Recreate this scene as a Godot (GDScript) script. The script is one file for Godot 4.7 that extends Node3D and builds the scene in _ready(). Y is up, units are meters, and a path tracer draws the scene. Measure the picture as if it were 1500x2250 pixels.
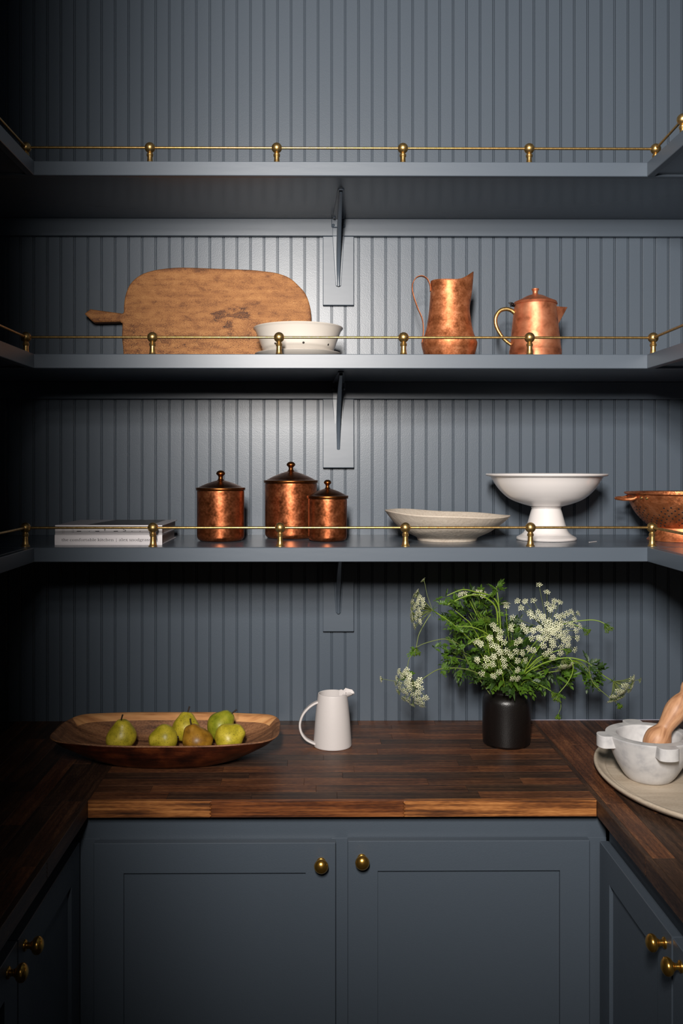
extends Node3D

# ---------------------------------------------------------------- mesh collector
class Builder:
	var v := PackedVector3Array()
	var n := PackedVector3Array()
	var uv := PackedVector2Array()
	var ix := PackedInt32Array()

	func tri(a: Vector3, b: Vector3, c: Vector3) -> void:
		var g := (b - a).cross(c - a).normalized()
		flat([a, b, c], g)

	func flat(p: Array, g: Vector3) -> void:      # a flat convex face that looks along g
		var k := v.size()
		var ax := absf(g.x)
		var ay := absf(g.y)
		var az := absf(g.z)
		for q in p:
			v.append(q)
			n.append(g)
			if ax >= ay and ax >= az:
				uv.append(Vector2(q.z, q.y))
			elif ay >= az:
				uv.append(Vector2(q.x, q.z))
			else:
				uv.append(Vector2(q.x, q.y))
		var face: Vector3 = (p[1] - p[0]).cross(p[2] - p[0])
		for i in range(1, p.size() - 1):
			if face.dot(g) > 0.0:
				ix.append_array([k, k + i + 1, k + i])
			else:
				ix.append_array([k, k + i, k + i + 1])

	func grid(rows: Array, wrap: bool) -> void:    # smooth surface over rows of points
		var r := rows.size()
		var c: int = rows[0].size()
		var cc := c + 1 if wrap else c
		var acc := PackedVector3Array()
		acc.resize(r * c)
		for i in r - 1:
			for j in (c if wrap else c - 1):
				var j2 := (j + 1) % c
				var a: Vector3 = rows[i][j]
				var b: Vector3 = rows[i][j2]
				var d: Vector3 = rows[i + 1][j]
				var e: Vector3 = rows[i + 1][j2]
				var g := (e - a).cross(d - b)
				acc[i * c + j] += g
				acc[i * c + j2] += g
				acc[(i + 1) * c + j] += g
				acc[(i + 1) * c + j2] += g
		var k := v.size()
		var run := 0.0
		for i in r:
			if i > 0:
				run += rows[i][0].distance_to(rows[i - 1][0])
			for j in cc:
				v.append(rows[i][j % c])
				var g := acc[i * c + j % c]
				n.append(g.normalized() if g.length_squared() > 0.0 else Vector3.UP)
				uv.append(Vector2(float(j) / (cc - 1), run))
		for i in r - 1:
			for j in cc - 1:
				var a := k + i * cc + j
				var b := a + 1
				var d := a + cc
				var e := d + 1
				ix.append_array([a, e, b, a, d, e])

	func lathe(p: Array, seg := 40, at := Vector3.ZERO, axis := Basis()) -> void:
		var pieces := []
		var cur := [p[0]]
		for i in range(1, p.size()):
			cur.append(p[i])
			if i < p.size() - 1:
				var d1: Vector2 = p[i] - p[i - 1]
				var d2: Vector2 = p[i + 1] - p[i]
				if absf(d1.angle_to(d2)) > 0.7:
					pieces.append(cur)
					cur = [p[i]]
		pieces.append(cur)
		for piece in pieces:
			var rows := []
			for q in piece:
				var row := PackedVector3Array()
				for j in seg:
					var t := TAU * j / seg
					row.append(at + axis * Vector3(sin(t) * q.x, q.y, cos(t) * q.x))
				rows.append(row)
			grid(rows, true)

	func tube(path: Array, r0: float, r1: float, seg := 8, flat_y := 1.0, cap := true) -> void:
		var rows := []
		var up := Vector3.UP
		var m := path.size()
		var t0: Vector3 = (path[1] - path[0]).normalized()
		if absf(t0.dot(up)) > 0.9:
			up = Vector3.BACK
		var side := t0.cross(up).normalized()
		for i in m:
			var t: Vector3 = (path[mini(i + 1, m - 1)] - path[maxi(i - 1, 0)]).normalized()
			side = (side - t * side.dot(t)).normalized()
			var nrm := side.cross(t)
			var rr := lerpf(r0, r1, float(i) / (m - 1))
			var row := PackedVector3Array()
			for j in seg:
				var a := TAU * j / seg
				row.append(path[i] + side * cos(a) * rr + nrm * sin(a) * rr * flat_y)
			if i == 0 and cap:
				var z := PackedVector3Array()
				for j in seg:
					z.append(path[0])
				rows.append(z)
			rows.append(row)
			if i == m - 1 and cap:
				var z := PackedVector3Array()
				for j in seg:
					z.append(path[i])
				rows.append(z)
		grid(rows, true)

	func strap(path: Array, wide: Vector3, thick: float, crest := 0.0) -> void:   # flat strip of constant width
		var m := path.size()
		var rows := []
		for i in m:
			var t: Vector3 = (path[mini(i + 1, m - 1)] - path[maxi(i - 1, 0)]).normalized()
			var w := wide.length() * 0.5
			var s := wide.normalized()
			var u := t.cross(s).normalized()
			var h := thick * 0.5
			rows.append(PackedVector3Array([path[i] - s * w - u * h * 0.5, path[i] - s * w + u * h * 0.5, path[i] - s * w * 0.8 + u * h, path[i] + u * (h - crest), path[i] + s * w * 0.8 + u * h, path[i] + s * w + u * h * 0.5, path[i] + s * w - u * h * 0.5, path[i] + s * w * 0.8 - u * h, path[i] - s * w * 0.8 - u * h]))
		grid(rows, true)
		for e in [0, m - 1]:
			var q := []
			for w in rows[e]:
				q.append(w)
			flat(q, (path[e] - path[1 if e == 0 else m - 2]).normalized())

	func box(lo: Vector3, hi: Vector3, b := 0.0) -> void:
		var c := (lo + hi) * 0.5
		var h := (hi - lo) * 0.5
		b = minf(b, minf(h.x, minf(h.y, h.z)) * 0.9)
		for ax in 3:
			for s in [-1.0, 1.0]:
				var g := Vector3.ZERO
				g[ax] = s
				var u := (ax + 1) % 3
				var w := (ax + 2) % 3
				var q := []
				for k in [[-1, -1], [1, -1], [1, 1], [-1, 1]]:
					var p := c
					p[ax] += s * h[ax]
					p[u] += k[0] * (h[u] - b)
					p[w] += k[1] * (h[w] - b)
					q.append(p)
				flat(q, g)
		if b <= 0.0:
			return
		for ax in 3:                               # the twelve chamfers, running along ax
			var u := (ax + 1) % 3
			var w := (ax + 2) % 3
			for su in [-1.0, 1.0]:
				for sw in [-1.0, 1.0]:
					var q := []
					for k in [[-1, 0], [1, 0], [1, 1], [-1, 1]]:
						var p := c
						p[ax] += k[0] * (h[ax] - b)
						p[u] += su * (h[u] - (b if k[1] == 1 else 0.0))
						p[w] += sw * (h[w] - (0.0 if k[1] == 1 else b))
						q.append(p)
					var g := Vector3.ZERO
					g[u] = su
					g[w] = sw
					flat(q, g.normalized())
		for sx in [-1.0, 1.0]:
			for sy in [-1.0, 1.0]:
				for sz in [-1.0, 1.0]:
					var s := Vector3(sx, sy, sz)
					flat([c + s * (h - Vector3(0, b, b)), c + s * (h - Vector3(b, 0, b)), c + s * (h - Vector3(b, b, 0))], s.normalized())

	func slab(poly: PackedVector2Array, z0: float, z1: float, b := 0.0) -> void:   # outline in x, y with thickness along z, edges eased by b
		var inner := poly
		if b > 0.0:
			var o := Geometry2D.offset_polygon(poly, -b)
			if o.size() == 1:
				inner = o[0]
		var ids := Geometry2D.triangulate_polygon(inner)
		for side in [0, 1]:
			var z := z1 if side == 1 else z0
			var g := Vector3(0, 0, 1 if side == 1 else -1)
			for i in range(0, ids.size(), 3):
				flat([Vector3(inner[ids[i]].x, inner[ids[i]].y, z), Vector3(inner[ids[i + 1]].x, inner[ids[i + 1]].y, z), Vector3(inner[ids[i + 2]].x, inner[ids[i + 2]].y, z)], g)
		var m := poly.size()
		var rows := []
		for st in ([[z0, true], [z0 + b, false], [z1 - b, false], [z1, true]] if b > 0.0 else [[z0, false], [z1, false]]):
			var row := PackedVector3Array()
			for i in m:
				var q := poly[i]
				if st[1]:
					var best := inner[0]
					for w in inner:
						if w.distance_squared_to(q) < best.distance_squared_to(q):
							best = w
					q = best
				row.append(Vector3(q.x, q.y, st[0]))
			rows.append(row)
		for k in rows.size() - 1:
			grid([rows[k], rows[k + 1]], true)

	func mesh() -> ArrayMesh:
		var a := []
		a.resize(Mesh.ARRAY_MAX)
		a[Mesh.ARRAY_VERTEX] = v
		a[Mesh.ARRAY_NORMAL] = n
		a[Mesh.ARRAY_TEX_UV] = uv
		a[Mesh.ARRAY_INDEX] = ix
		var m := ArrayMesh.new()
		m.add_surface_from_arrays(Mesh.PRIMITIVE_TRIANGLES, a)
		return m


# ---------------------------------------------------------------- naming helpers
var taken := {}
var M := {}
var rng := RandomNumberGenerator.new()

func numbered(called: String) -> String:
	if not taken.has(called):
		taken[called] = 0
		return called
	taken[called] += 1
	return "%s_%03d" % [called, taken[called]]

func tag(o: Node, label: String, category: String, group := "") -> Node:
	o.set_meta("label", label)
	o.set_meta("category", category)
	if group:
		o.set_meta("group", group)
	return o

func thing(called: String, label: String, category: String, at := Vector3.ZERO, group := "") -> Node3D:
	var o := Node3D.new()
	o.name = numbered(called)
	add_child(o)
	o.position = at
	tag(o, label, category, group)
	return o

func put(called: String, b: Variant, m: Material, parent: Node3D = null, at := Vector3.ZERO) -> MeshInstance3D:
	var o := MeshInstance3D.new()
	o.mesh = b.mesh() if b is Builder else b
	o.material_override = m
	o.position = at
	if parent:
		o.name = called
		parent.add_child(o, true)
	else:
		o.name = numbered(called)
		add_child(o)
	return o

func struct(called: String, b: Variant, m: Material, at := Vector3.ZERO) -> MeshInstance3D:
	var o := put(called, b, m, null, at)
	o.set_meta("kind", "structure")
	return o

func box_of(lo: Vector3, hi: Vector3, b := 0.0) -> Builder:
	var s := Builder.new()
	s.box(lo, hi, b)
	return s

func turned(p: Array, seg := 40) -> Builder:
	var s := Builder.new()
	s.lathe(p, seg)
	return s

func V(x: float, y: float) -> Vector2:
	return Vector2(x, y)

func curve(p: Array, k := 6) -> Array:             # smooth path through the points
	var out := []
	var m := p.size()
	for i in m - 1:
		var a: Variant = p[maxi(i - 1, 0)]
		var b: Variant = p[i]
		var c: Variant = p[i + 1]
		var d: Variant = p[mini(i + 2, m - 1)]
		for j in k:
			out.append(b.cubic_interpolate(c, a, d, float(j) / k))
	out.append(p[m - 1])
	return out

# ---------------------------------------------------------------- textures
func noise(sd: int, freq: float, w: int, h: int, oct := 4, kind := FastNoiseLite.TYPE_SIMPLEX_SMOOTH, tw := 0, th := 0) -> PackedByteArray:
	var f := FastNoiseLite.new()
	f.seed = sd
	f.frequency = freq
	f.noise_type = kind
	f.fractal_octaves = oct
	var im := f.get_seamless_image(w, h, false, false, 0.15, true)
	im.convert(Image.FORMAT_L8)
	if tw:
		im.resize(tw, th, Image.INTERPOLATE_CUBIC)
	return im.get_data()

func ramp(stops: Array) -> PackedColorArray:
	var g := Gradient.new()
	g.offsets = PackedFloat32Array()
	var o := PackedFloat32Array()
	var c := PackedColorArray()
	for s in stops:
		o.append(s[0])
		c.append(s[1])
	g.offsets = o
	g.colors = c
	var out := PackedColorArray()
	for i in 256:
		out.append(g.sample(i / 255.0))
	return out

func paint(w: int, h: int, layers: Array, weights: Array, stops: Array, gain := 1.0) -> ImageTexture:   # weighted sum of noise layers through a colour ramp
	var lut := ramp(stops)
	var d := PackedByteArray()
	d.resize(w * h * 3)
	for i in w * h:
		var t := 0.0
		for k in layers.size():
			t += (layers[k][i] - 128.0) * weights[k]
		var c := lut[clampi(int(128.0 + t * gain), 0, 255)]
		d[i * 3] = c.r8
		d[i * 3 + 1] = c.g8
		d[i * 3 + 2] = c.b8
	return ImageTexture.create_from_image(Image.create_from_data(w, h, false, Image.FORMAT_RGB8, d))

func grey(w: int, h: int, layers: Array, weights: Array, mid := 128.0, gain := 1.0) -> ImageTexture:
	var d := PackedByteArray()
	d.resize(w * h)
	for i in w * h:
		var t := 0.0
		for k in layers.size():
			t += (layers[k][i] - 128.0) * weights[k]
		d[i] = clampi(int(mid + t * gain), 0, 255)
	return ImageTexture.create_from_image(Image.create_from_data(w, h, false, Image.FORMAT_L8, d))

func mat(c: Color, rough := 0.5, metal := 0.0) -> StandardMaterial3D:
	var m := StandardMaterial3D.new()
	m.albedo_color = c
	m.roughness = rough
	m.metallic = metal
	return m

func planar(m: StandardMaterial3D, scale: float, offset := Vector3.ZERO) -> StandardMaterial3D:
	m.uv1_triplanar = true
	m.uv1_triplanar_sharpness = 6.0
	m.uv1_scale = Vector3.ONE * scale
	m.uv1_offset = offset
	return m

func relief(m: StandardMaterial3D, t: Texture2D, cm: float) -> StandardMaterial3D:
	m.heightmap_enabled = true
	m.heightmap_texture = t
	m.heightmap_scale = cm
	return m

func make_materials() -> void:
	var speck := noise(5, 0.09, 256, 256, 3)
	var broad := noise(6, 0.012, 256, 256, 4)
	var orange := grey(256, 256, [speck, broad], [0.8, 0.5])
	var p := planar(mat(PAINT, 0.36), 9.0)
	relief(p, orange, 0.009)
	M.paint = p
	var ps := planar(mat(PAINT, 0.4), 4.0)         # brushed paint on shelves and trim: streaks along x
	var streak := noise(8, 0.05, 64, 256, 4, FastNoiseLite.TYPE_SIMPLEX_SMOOTH, 512, 256)
	relief(ps, grey(512, 256, [streak], [1.0]), 0.005)
	M.brushed = ps
	M.door = planar(mat(PAINT, 0.42), 9.0)
	relief(M.door, orange, 0.02)
	M.iron = mat(PAINT, 0.3)
	M.shelf = mat(PAINT, 0.24)
	M.room = mat(PAINT, 0.6)
	M.floor = mat(Color(0.16, 0.12, 0.1), 0.6)
	M.caulk_glint = mat(Color(0.62, 0.62, 0.68), 0.4)  # caulk bead, pale to paint in its grazing highlight
	# brass
	var bn := noise(11, 0.03, 256, 256, 4)
	M.brass = planar(mat(Color(1, 1, 1), 0.38, 0.95), 14.0)
	M.brass.albedo_texture = paint(256, 256, [bn], [0.9], [[0.0, Color(0.55, 0.43, 0.25)], [0.45, Color(0.72, 0.59, 0.37)], [1.0, Color(0.82, 0.7, 0.48)]])
	M.knob = mat(Color(0.86, 0.66, 0.31), 0.24, 0.95)
	# copper, polished, tarnished and old
	var ca := noise(21, 0.012, 256, 256, 5)
	var cb := noise(22, 0.06, 256, 256, 4)
	var cc := noise(23, 0.035, 256, 256, 3, FastNoiseLite.TYPE_CELLULAR)
	M.copper = planar(mat(Color(1, 1, 1), 0.54, 0.72), 11.0)
	M.copper.albedo_texture = paint(256, 256, [ca, cb, cc], [0.7, 0.4, 0.2], [[0.0, Color(0.5, 0.27, 0.15)], [0.35, Color(0.68, 0.4, 0.24)], [0.65, Color(0.8, 0.5, 0.33)], [1.0, Color(0.88, 0.63, 0.46)]])
	M.copper.roughness_texture = grey(256, 256, [ca, cb], [0.25, 0.25], 230.0)
	relief(M.copper, grey(256, 256, [cc, cb], [0.7, 0.3]), 0.02)
	M.copperpot = planar(mat(Color(1, 1, 1), 0.48, 0.8), 7.0)
	M.copperpot.albedo_texture = paint(256, 256, [ca, cb], [1.0, 0.25], [[0.0, Color(0.56, 0.32, 0.21)], [0.4, Color(0.78, 0.48, 0.34)], [1.0, Color(0.88, 0.6, 0.45)]])
	M.canister = planar(mat(Color(1, 1, 1), 0.4, 0.9), 8.0)
	M.canister.albedo_texture = paint(256, 256, [ca, cb, cc], [0.6, 0.5, 0.15], [[0.0, Color(0.36, 0.19, 0.09)], [0.4, Color(0.56, 0.31, 0.18)], [0.7, Color(0.68, 0.4, 0.26)], [1.0, Color(0.76, 0.54, 0.32)]])
	M.canister.roughness_texture = grey(256, 256, [ca, cb], [0.25, 0.25], 228.0)
	relief(M.canister, grey(256, 256, [ca, cb], [0.6, 0.3]), 0.008)
	M.lid = planar(mat(Color(1, 1, 1), 0.36, 1.0), 7.0)
	M.lid.albedo_texture = paint(256, 256, [ca, cb], [0.6, 0.4], [[0.0, Color(0.3, 0.16, 0.07)], [0.5, Color(0.5, 0.3, 0.15)], [1.0, Color(0.66, 0.44, 0.24)]])
	M.hammered = planar(mat(Color(1, 1, 1), 0.42, 0.85), 9.0)
	M.hammered.albedo_texture = M.copper.albedo_texture
	relief(M.hammered, grey(256, 256, [cc], [1.0]), 0.09)
	M.hole = mat(Color(0.03, 0.02, 0.02), 0.8)
	M.pierced = mat(Color(0.16, 0.14, 0.13), 0.8)
	# ceramics
	M.white = mat(Color(0.86, 0.84, 0.83), 0.22)
	M.white.clearcoat_enabled = true
	M.white.clearcoat = 0.4
	M.white.clearcoat_roughness = 0.12
	M.cream = mat(Color(0.83, 0.8, 0.76), 0.3)
	M.matte = planar(mat(Color(0.79, 0.765, 0.755), 0.55), 8.0)
	relief(M.matte, grey(256, 256, [broad, speck], [0.6, 0.3]), 0.03)
	var ring := noise(31, 0.04, 256, 64, 4, FastNoiseLite.TYPE_SIMPLEX_SMOOTH, 256, 512)
	M.clay = planar(mat(Color(1, 1, 1), 0.75), 6.0)
	M.clay.albedo_texture = paint(256, 256, [speck, broad], [0.5, 0.4], [[0.0, Color(0.66, 0.6, 0.53)], [0.5, Color(0.76, 0.71, 0.65)], [1.0, Color(0.8, 0.76, 0.7)]])
	relief(M.clay, grey(256, 256, [cc, cb], [0.6, 0.5]), 0.1)
	var ma := noise(41, 0.02, 256, 256, 5)
	M.marble = planar(mat(Color(1, 1, 1), 0.5), 5.0)
	M.marble.albedo_texture = paint(256, 256, [ma, speck], [0.9, 0.2], [[0.0, Color(0.68, 0.68, 0.69)], [0.4, Color(0.77, 0.765, 0.765)], [1.0, Color(0.83, 0.825, 0.82)]])
	M.jar = planar(mat(Color(0.05, 0.036, 0.033), 0.36), 12.0)
	relief(M.jar, orange, 0.025)
	# woods: fine grain stretched along x
	var g1 := noise(51, 0.05, 64, 512, 4, FastNoiseLite.TYPE_SIMPLEX_SMOOTH, 512, 512)
	var g2 := noise(52, 0.02, 128, 512, 5, FastNoiseLite.TYPE_SIMPLEX_SMOOTH, 512, 512)
	var g3 := noise(53, 0.012, 512, 512, 4)
	var g4 := noise(54, 0.2, 256, 512, 2, FastNoiseLite.TYPE_SIMPLEX_SMOOTH, 512, 512)
	var grain := grey(512, 512, [g1, g4], [0.6, 0.5])
	var tones := [
		[[0.0, Color(0.16, 0.095, 0.065)], [0.5, Color(0.31, 0.195, 0.13)], [1.0, Color(0.48, 0.32, 0.21)]],
		[[0.0, Color(0.13, 0.085, 0.065)], [0.5, Color(0.245, 0.165, 0.12)], [1.0, Color(0.38, 0.27, 0.19)]],
		[[0.0, Color(0.2, 0.115, 0.07)], [0.5, Color(0.375, 0.225, 0.14)], [1.0, Color(0.56, 0.37, 0.23)]]]
	for t in 3:
		var tx := paint(512, 512, [g1, g2, g3, g4], [0.6, 0.4, 0.35, 0.6], tones[t])
		for k in 3:
			var m := planar(mat(Color(1, 1, 1), 0.5), 2.4, Vector3(0.31 * k + 0.13 * t, 0.37 * k, 0.43 * k + 0.21 * t))
			m.albedo_texture = tx
			m.uv1_scale = Vector3(1.1, 3.2, 3.2)
			relief(m, grain, 0.03)
			M["stave%d" % (t * 3 + k)] = m
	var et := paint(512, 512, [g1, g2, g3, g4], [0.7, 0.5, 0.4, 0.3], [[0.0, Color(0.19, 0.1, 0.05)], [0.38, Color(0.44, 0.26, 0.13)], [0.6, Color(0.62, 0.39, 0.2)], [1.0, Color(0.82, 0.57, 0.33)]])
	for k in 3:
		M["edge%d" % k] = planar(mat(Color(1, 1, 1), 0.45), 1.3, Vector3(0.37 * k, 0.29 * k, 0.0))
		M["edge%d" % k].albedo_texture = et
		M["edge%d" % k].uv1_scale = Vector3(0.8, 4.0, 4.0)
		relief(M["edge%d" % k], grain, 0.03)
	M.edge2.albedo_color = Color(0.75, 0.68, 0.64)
	M.bowlout = planar(mat(Color(1, 1, 1), 0.34), 2.5)
	M.bowlout.albedo_texture = paint(512, 512, [g1, g2, g3], [0.5, 0.5, 0.7], [[0.0, Color(0.1, 0.035, 0.018)], [0.5, Color(0.27, 0.11, 0.05)], [0.85, Color(0.42, 0.2, 0.09)], [1.0, Color(0.6, 0.36, 0.18)]])
	relief(M.bowlout, grain, 0.06)
	M.bowlin = planar(mat(Color(1, 1, 1), 0.7), 2.5, Vector3(0.3, 0.1, 0.2))
	M.bowlin.albedo_texture = paint(512, 512, [g1, g2, g4], [0.6, 0.5, 0.5], [[0.0, Color(0.28, 0.17, 0.1)], [0.5, Color(0.52, 0.35, 0.23)], [1.0, Color(0.7, 0.51, 0.35)]])
	relief(M.bowlin, grain, 0.1)
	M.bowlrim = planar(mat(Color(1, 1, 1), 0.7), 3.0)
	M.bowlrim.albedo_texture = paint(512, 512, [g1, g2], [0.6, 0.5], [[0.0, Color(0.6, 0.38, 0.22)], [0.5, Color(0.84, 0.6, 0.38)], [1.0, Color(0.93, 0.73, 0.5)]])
	M.platter = planar(mat(Color(1, 1, 1), 0.6), 2.2, Vector3(0.1, 0.2, 0.4))
	M.platter.albedo_texture = paint(512, 512, [g1, g2, g4], [0.35, 0.3, 0.3], [[0.0, Color(0.64, 0.57, 0.49)], [0.5, Color(0.77, 0.71, 0.63)], [1.0, Color(0.84, 0.79, 0.72)]])
	M.pestle = planar(mat(Color(1, 1, 1), 0.5), 6.0)
	M.pestle.albedo_texture = paint(512, 512, [g1, g2], [0.5, 0.6], [[0.0, Color(0.56, 0.38, 0.26)], [0.5, Color(0.75, 0.555, 0.41)], [1.0, Color(0.84, 0.66, 0.51)]])
	M.boardside = planar(mat(Color(1, 1, 1), 0.75), 2.5)
	M.boardside.albedo_texture = paint(512, 512, [g1, g2, g3], [0.5, 0.6, 0.5], [[0.0, Color(0.2, 0.1, 0.05)], [0.5, Color(0.5, 0.3, 0.15)], [1.0, Color(0.68, 0.45, 0.25)]])
	M.boardface = mat(Color(1, 1, 1), 0.72)
	M.boardface.albedo_texture = board_texture(g1, g2, g3, g4)
	relief(M.boardface, grain, 0.06)
	# fruit, plants, paper
	M.pear = planar(mat(Color(1, 1, 1), 0.42), 11.0)
	M.pear.albedo_texture = pear_texture(speck, ca, [[0.0, Color(0.52, 0.49, 0.09)], [0.5, Color(0.75, 0.68, 0.18)], [1.0, Color(0.84, 0.76, 0.28)]])
	M.peargreen = planar(mat(Color(1, 1, 1), 0.42), 11.0, Vector3(0.3, 0.1, 0.2))
	M.peargreen.albedo_texture = pear_texture(speck, ca, [[0.0, Color(0.38, 0.42, 0.07)], [0.5, Color(0.58, 0.59, 0.14)], [1.0, Color(0.7, 0.66, 0.22)]])
	M.pearbrown = planar(mat(Color(1, 1, 1), 0.42), 11.0, Vector3(0.6, 0.2, 0.1))
	M.pearbrown.albedo_texture = pear_texture(speck, ca, [[0.0, Color(0.42, 0.28, 0.07)], [0.5, Color(0.62, 0.44, 0.12)], [1.0, Color(0.74, 0.56, 0.22)]])
	M.twig = mat(Color(0.16, 0.1, 0.05), 0.7)
	for a in [["leaf", Color(0.26, 0.38, 0.085)], ["leafdark", Color(0.14, 0.235, 0.06)], ["stemgreen", Color(0.46, 0.56, 0.17)], ["stempale", Color(0.42, 0.47, 0.24)], ["bud", Color(0.34, 0.44, 0.1)], ["petal", Color(0.86, 0.86, 0.72)]]:
		var m := mat(a[1], 0.5)
		m.backlight_enabled = true
		m.backlight = Color(0.35, 0.4, 0.2)
		M[a[0]] = m
	M.petal.backlight = Color(0.3, 0.3, 0.28)
	M.paper = mat(Color(0.86, 0.84, 0.85), 0.5)
	M.pages = planar(mat(Color(1, 1, 1), 0.8), 40.0)
	M.pages.albedo_texture = paint(64, 64, [noise(71, 0.2, 8, 64, 2, FastNoiseLite.TYPE_SIMPLEX_SMOOTH, 64, 64)], [0.8], [[0.0, Color(0.5, 0.48, 0.47)], [1.0, Color(0.76, 0.74, 0.72)]])
	M.ink = mat(Color(0.05, 0.05, 0.06), 0.6)
	M.cover = mat(Color(0.62, 0.6, 0.62), 0.35)
	M.photo = mat(Color(0.15, 0.1, 0.085), 0.35)
	M.housing = mat(Color(0.03, 0.03, 0.03), 0.5)

func board_texture(g1: PackedByteArray, g2: PackedByteArray, g3: PackedByteArray, g4: PackedByteArray) -> ImageTexture:
	var lut := ramp([[0.0, Color(0.2, 0.11, 0.06)], [0.35, Color(0.46, 0.28, 0.14)], [0.6, Color(0.63, 0.42, 0.23)], [1.0, Color(0.78, 0.58, 0.36)]])
	var fine := noise(61, 0.12, 512, 512, 3)
	var worm := noise(62, 0.03, 512, 512, 3)
	var w := 1024
	var h := 512
	var d := PackedByteArray()
	d.resize(w * h * 3)
	var cut := PackedFloat32Array()
	cut.resize(w * h)
	for k in 150:                                   # knife marks
		var p := Vector2(rng.randf_range(90, 980), rng.randf_range(60, 470))
		var dir := Vector2.from_angle(rng.randf_range(0.3, 2.8))
		var l := rng.randf_range(10, 50)
		var s := -1.0 if rng.randf() < 0.6 else 1.0
		for t in int(l):
			var q := p + dir * t
			var i := clampi(int(q.y), 0, h - 1) * w + clampi(int(q.x), 0, w - 1)
			cut[i] = s * 26.0
	for y in h:
		for x in w:
			var j := (y % 512) * 512 + (x / 2) % 512
			var j2 := ((y * 2) % 512) * 512 + x % 512
			var t := 150.0 + (g1[j] - 128.0) * 0.12 + (g2[j] - 128.0) * 0.22 + (g4[j2] - 128.0) * 0.16 + (g3[j2] - 128.0) * 0.25
			var lower := smoothstep(210.0, 400.0, float(y)) * (0.55 + 0.45 * smoothstep(620.0, 300.0, float(x)))
			var patch := smoothstep(105.0, 175.0, worm[j2])
			t += (fine[j2] - 128.0) * (0.36 + 1.0 * lower * patch)
			t -= lower * 26.0 * smoothstep(90.0, 170.0, worm[j]) + 34.0 * smoothstep(165.0, 225.0, worm[j])
			var wob := (g3[j2] - 128.0) * 0.007 + (fine[j2] - 128.0) * 0.003
			var e := 9.0                            # the knot: two dark lobes and a spur below
			for q in [[617.0, 243.0, 44.0, 25.0], [692.0, 240.0, 46.0, 27.0], [648.0, 285.0, 20.0, 36.0], [655.0, 240.0, 80.0, 16.0]]:
				e = minf(e, sqrt(pow((x - q[0]) / q[2], 2.0) + pow((y - q[1]) / q[3], 2.0)) + wob)
			t -= 105.0 * (1.0 - smoothstep(0.45, 1.15, e)) * (0.7 + 0.3 * sin(e * 9.0 + g2[j] * 0.03))
			var ed := minf(minf(float(y), 1000.0), minf(absf(x - 165.0) + 20.0, 1023.0 - x))
			t -= 60.0 * (1.0 - smoothstep(4.0, 52.0, ed)) * (0.5 + worm[j] / 256.0)
			t += cut[y * w + x]
			var c := lut[clampi(int(t), 0, 255)]
			var i := (y * w + x) * 3
			d[i] = c.r8
			d[i + 1] = c.g8
			d[i + 2] = c.b8
	return ImageTexture.create_from_image(Image.create_from_data(w, h, false, Image.FORMAT_RGB8, d))

func pear_texture(speck: PackedByteArray, broad: PackedByteArray, stops: Array) -> ImageTexture:
	var lut := ramp(stops)
	var d := PackedByteArray()
	d.resize(256 * 256 * 3)
	for i in 256 * 256:
		var c := lut[clampi(int(128 + (broad[i] - 128) * 0.8), 0, 255)]
		var s := smoothstep(175.0, 215.0, float(speck[i])) * 0.55
		c = c.lerp(Color(0.3, 0.22, 0.06), s)
		d[i * 3] = c.r8
		d[i * 3 + 1] = c.g8
		d[i * 3 + 2] = c.b8
	return ImageTexture.create_from_image(Image.create_from_data(256, 256, false, Image.FORMAT_RGB8, d))

# ---------------------------------------------------------------- the room
const XL := -1.09
const XR := 1.2
const SHELF := [2.353, 1.8996, 1.444]
const TOP := 0.923

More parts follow.
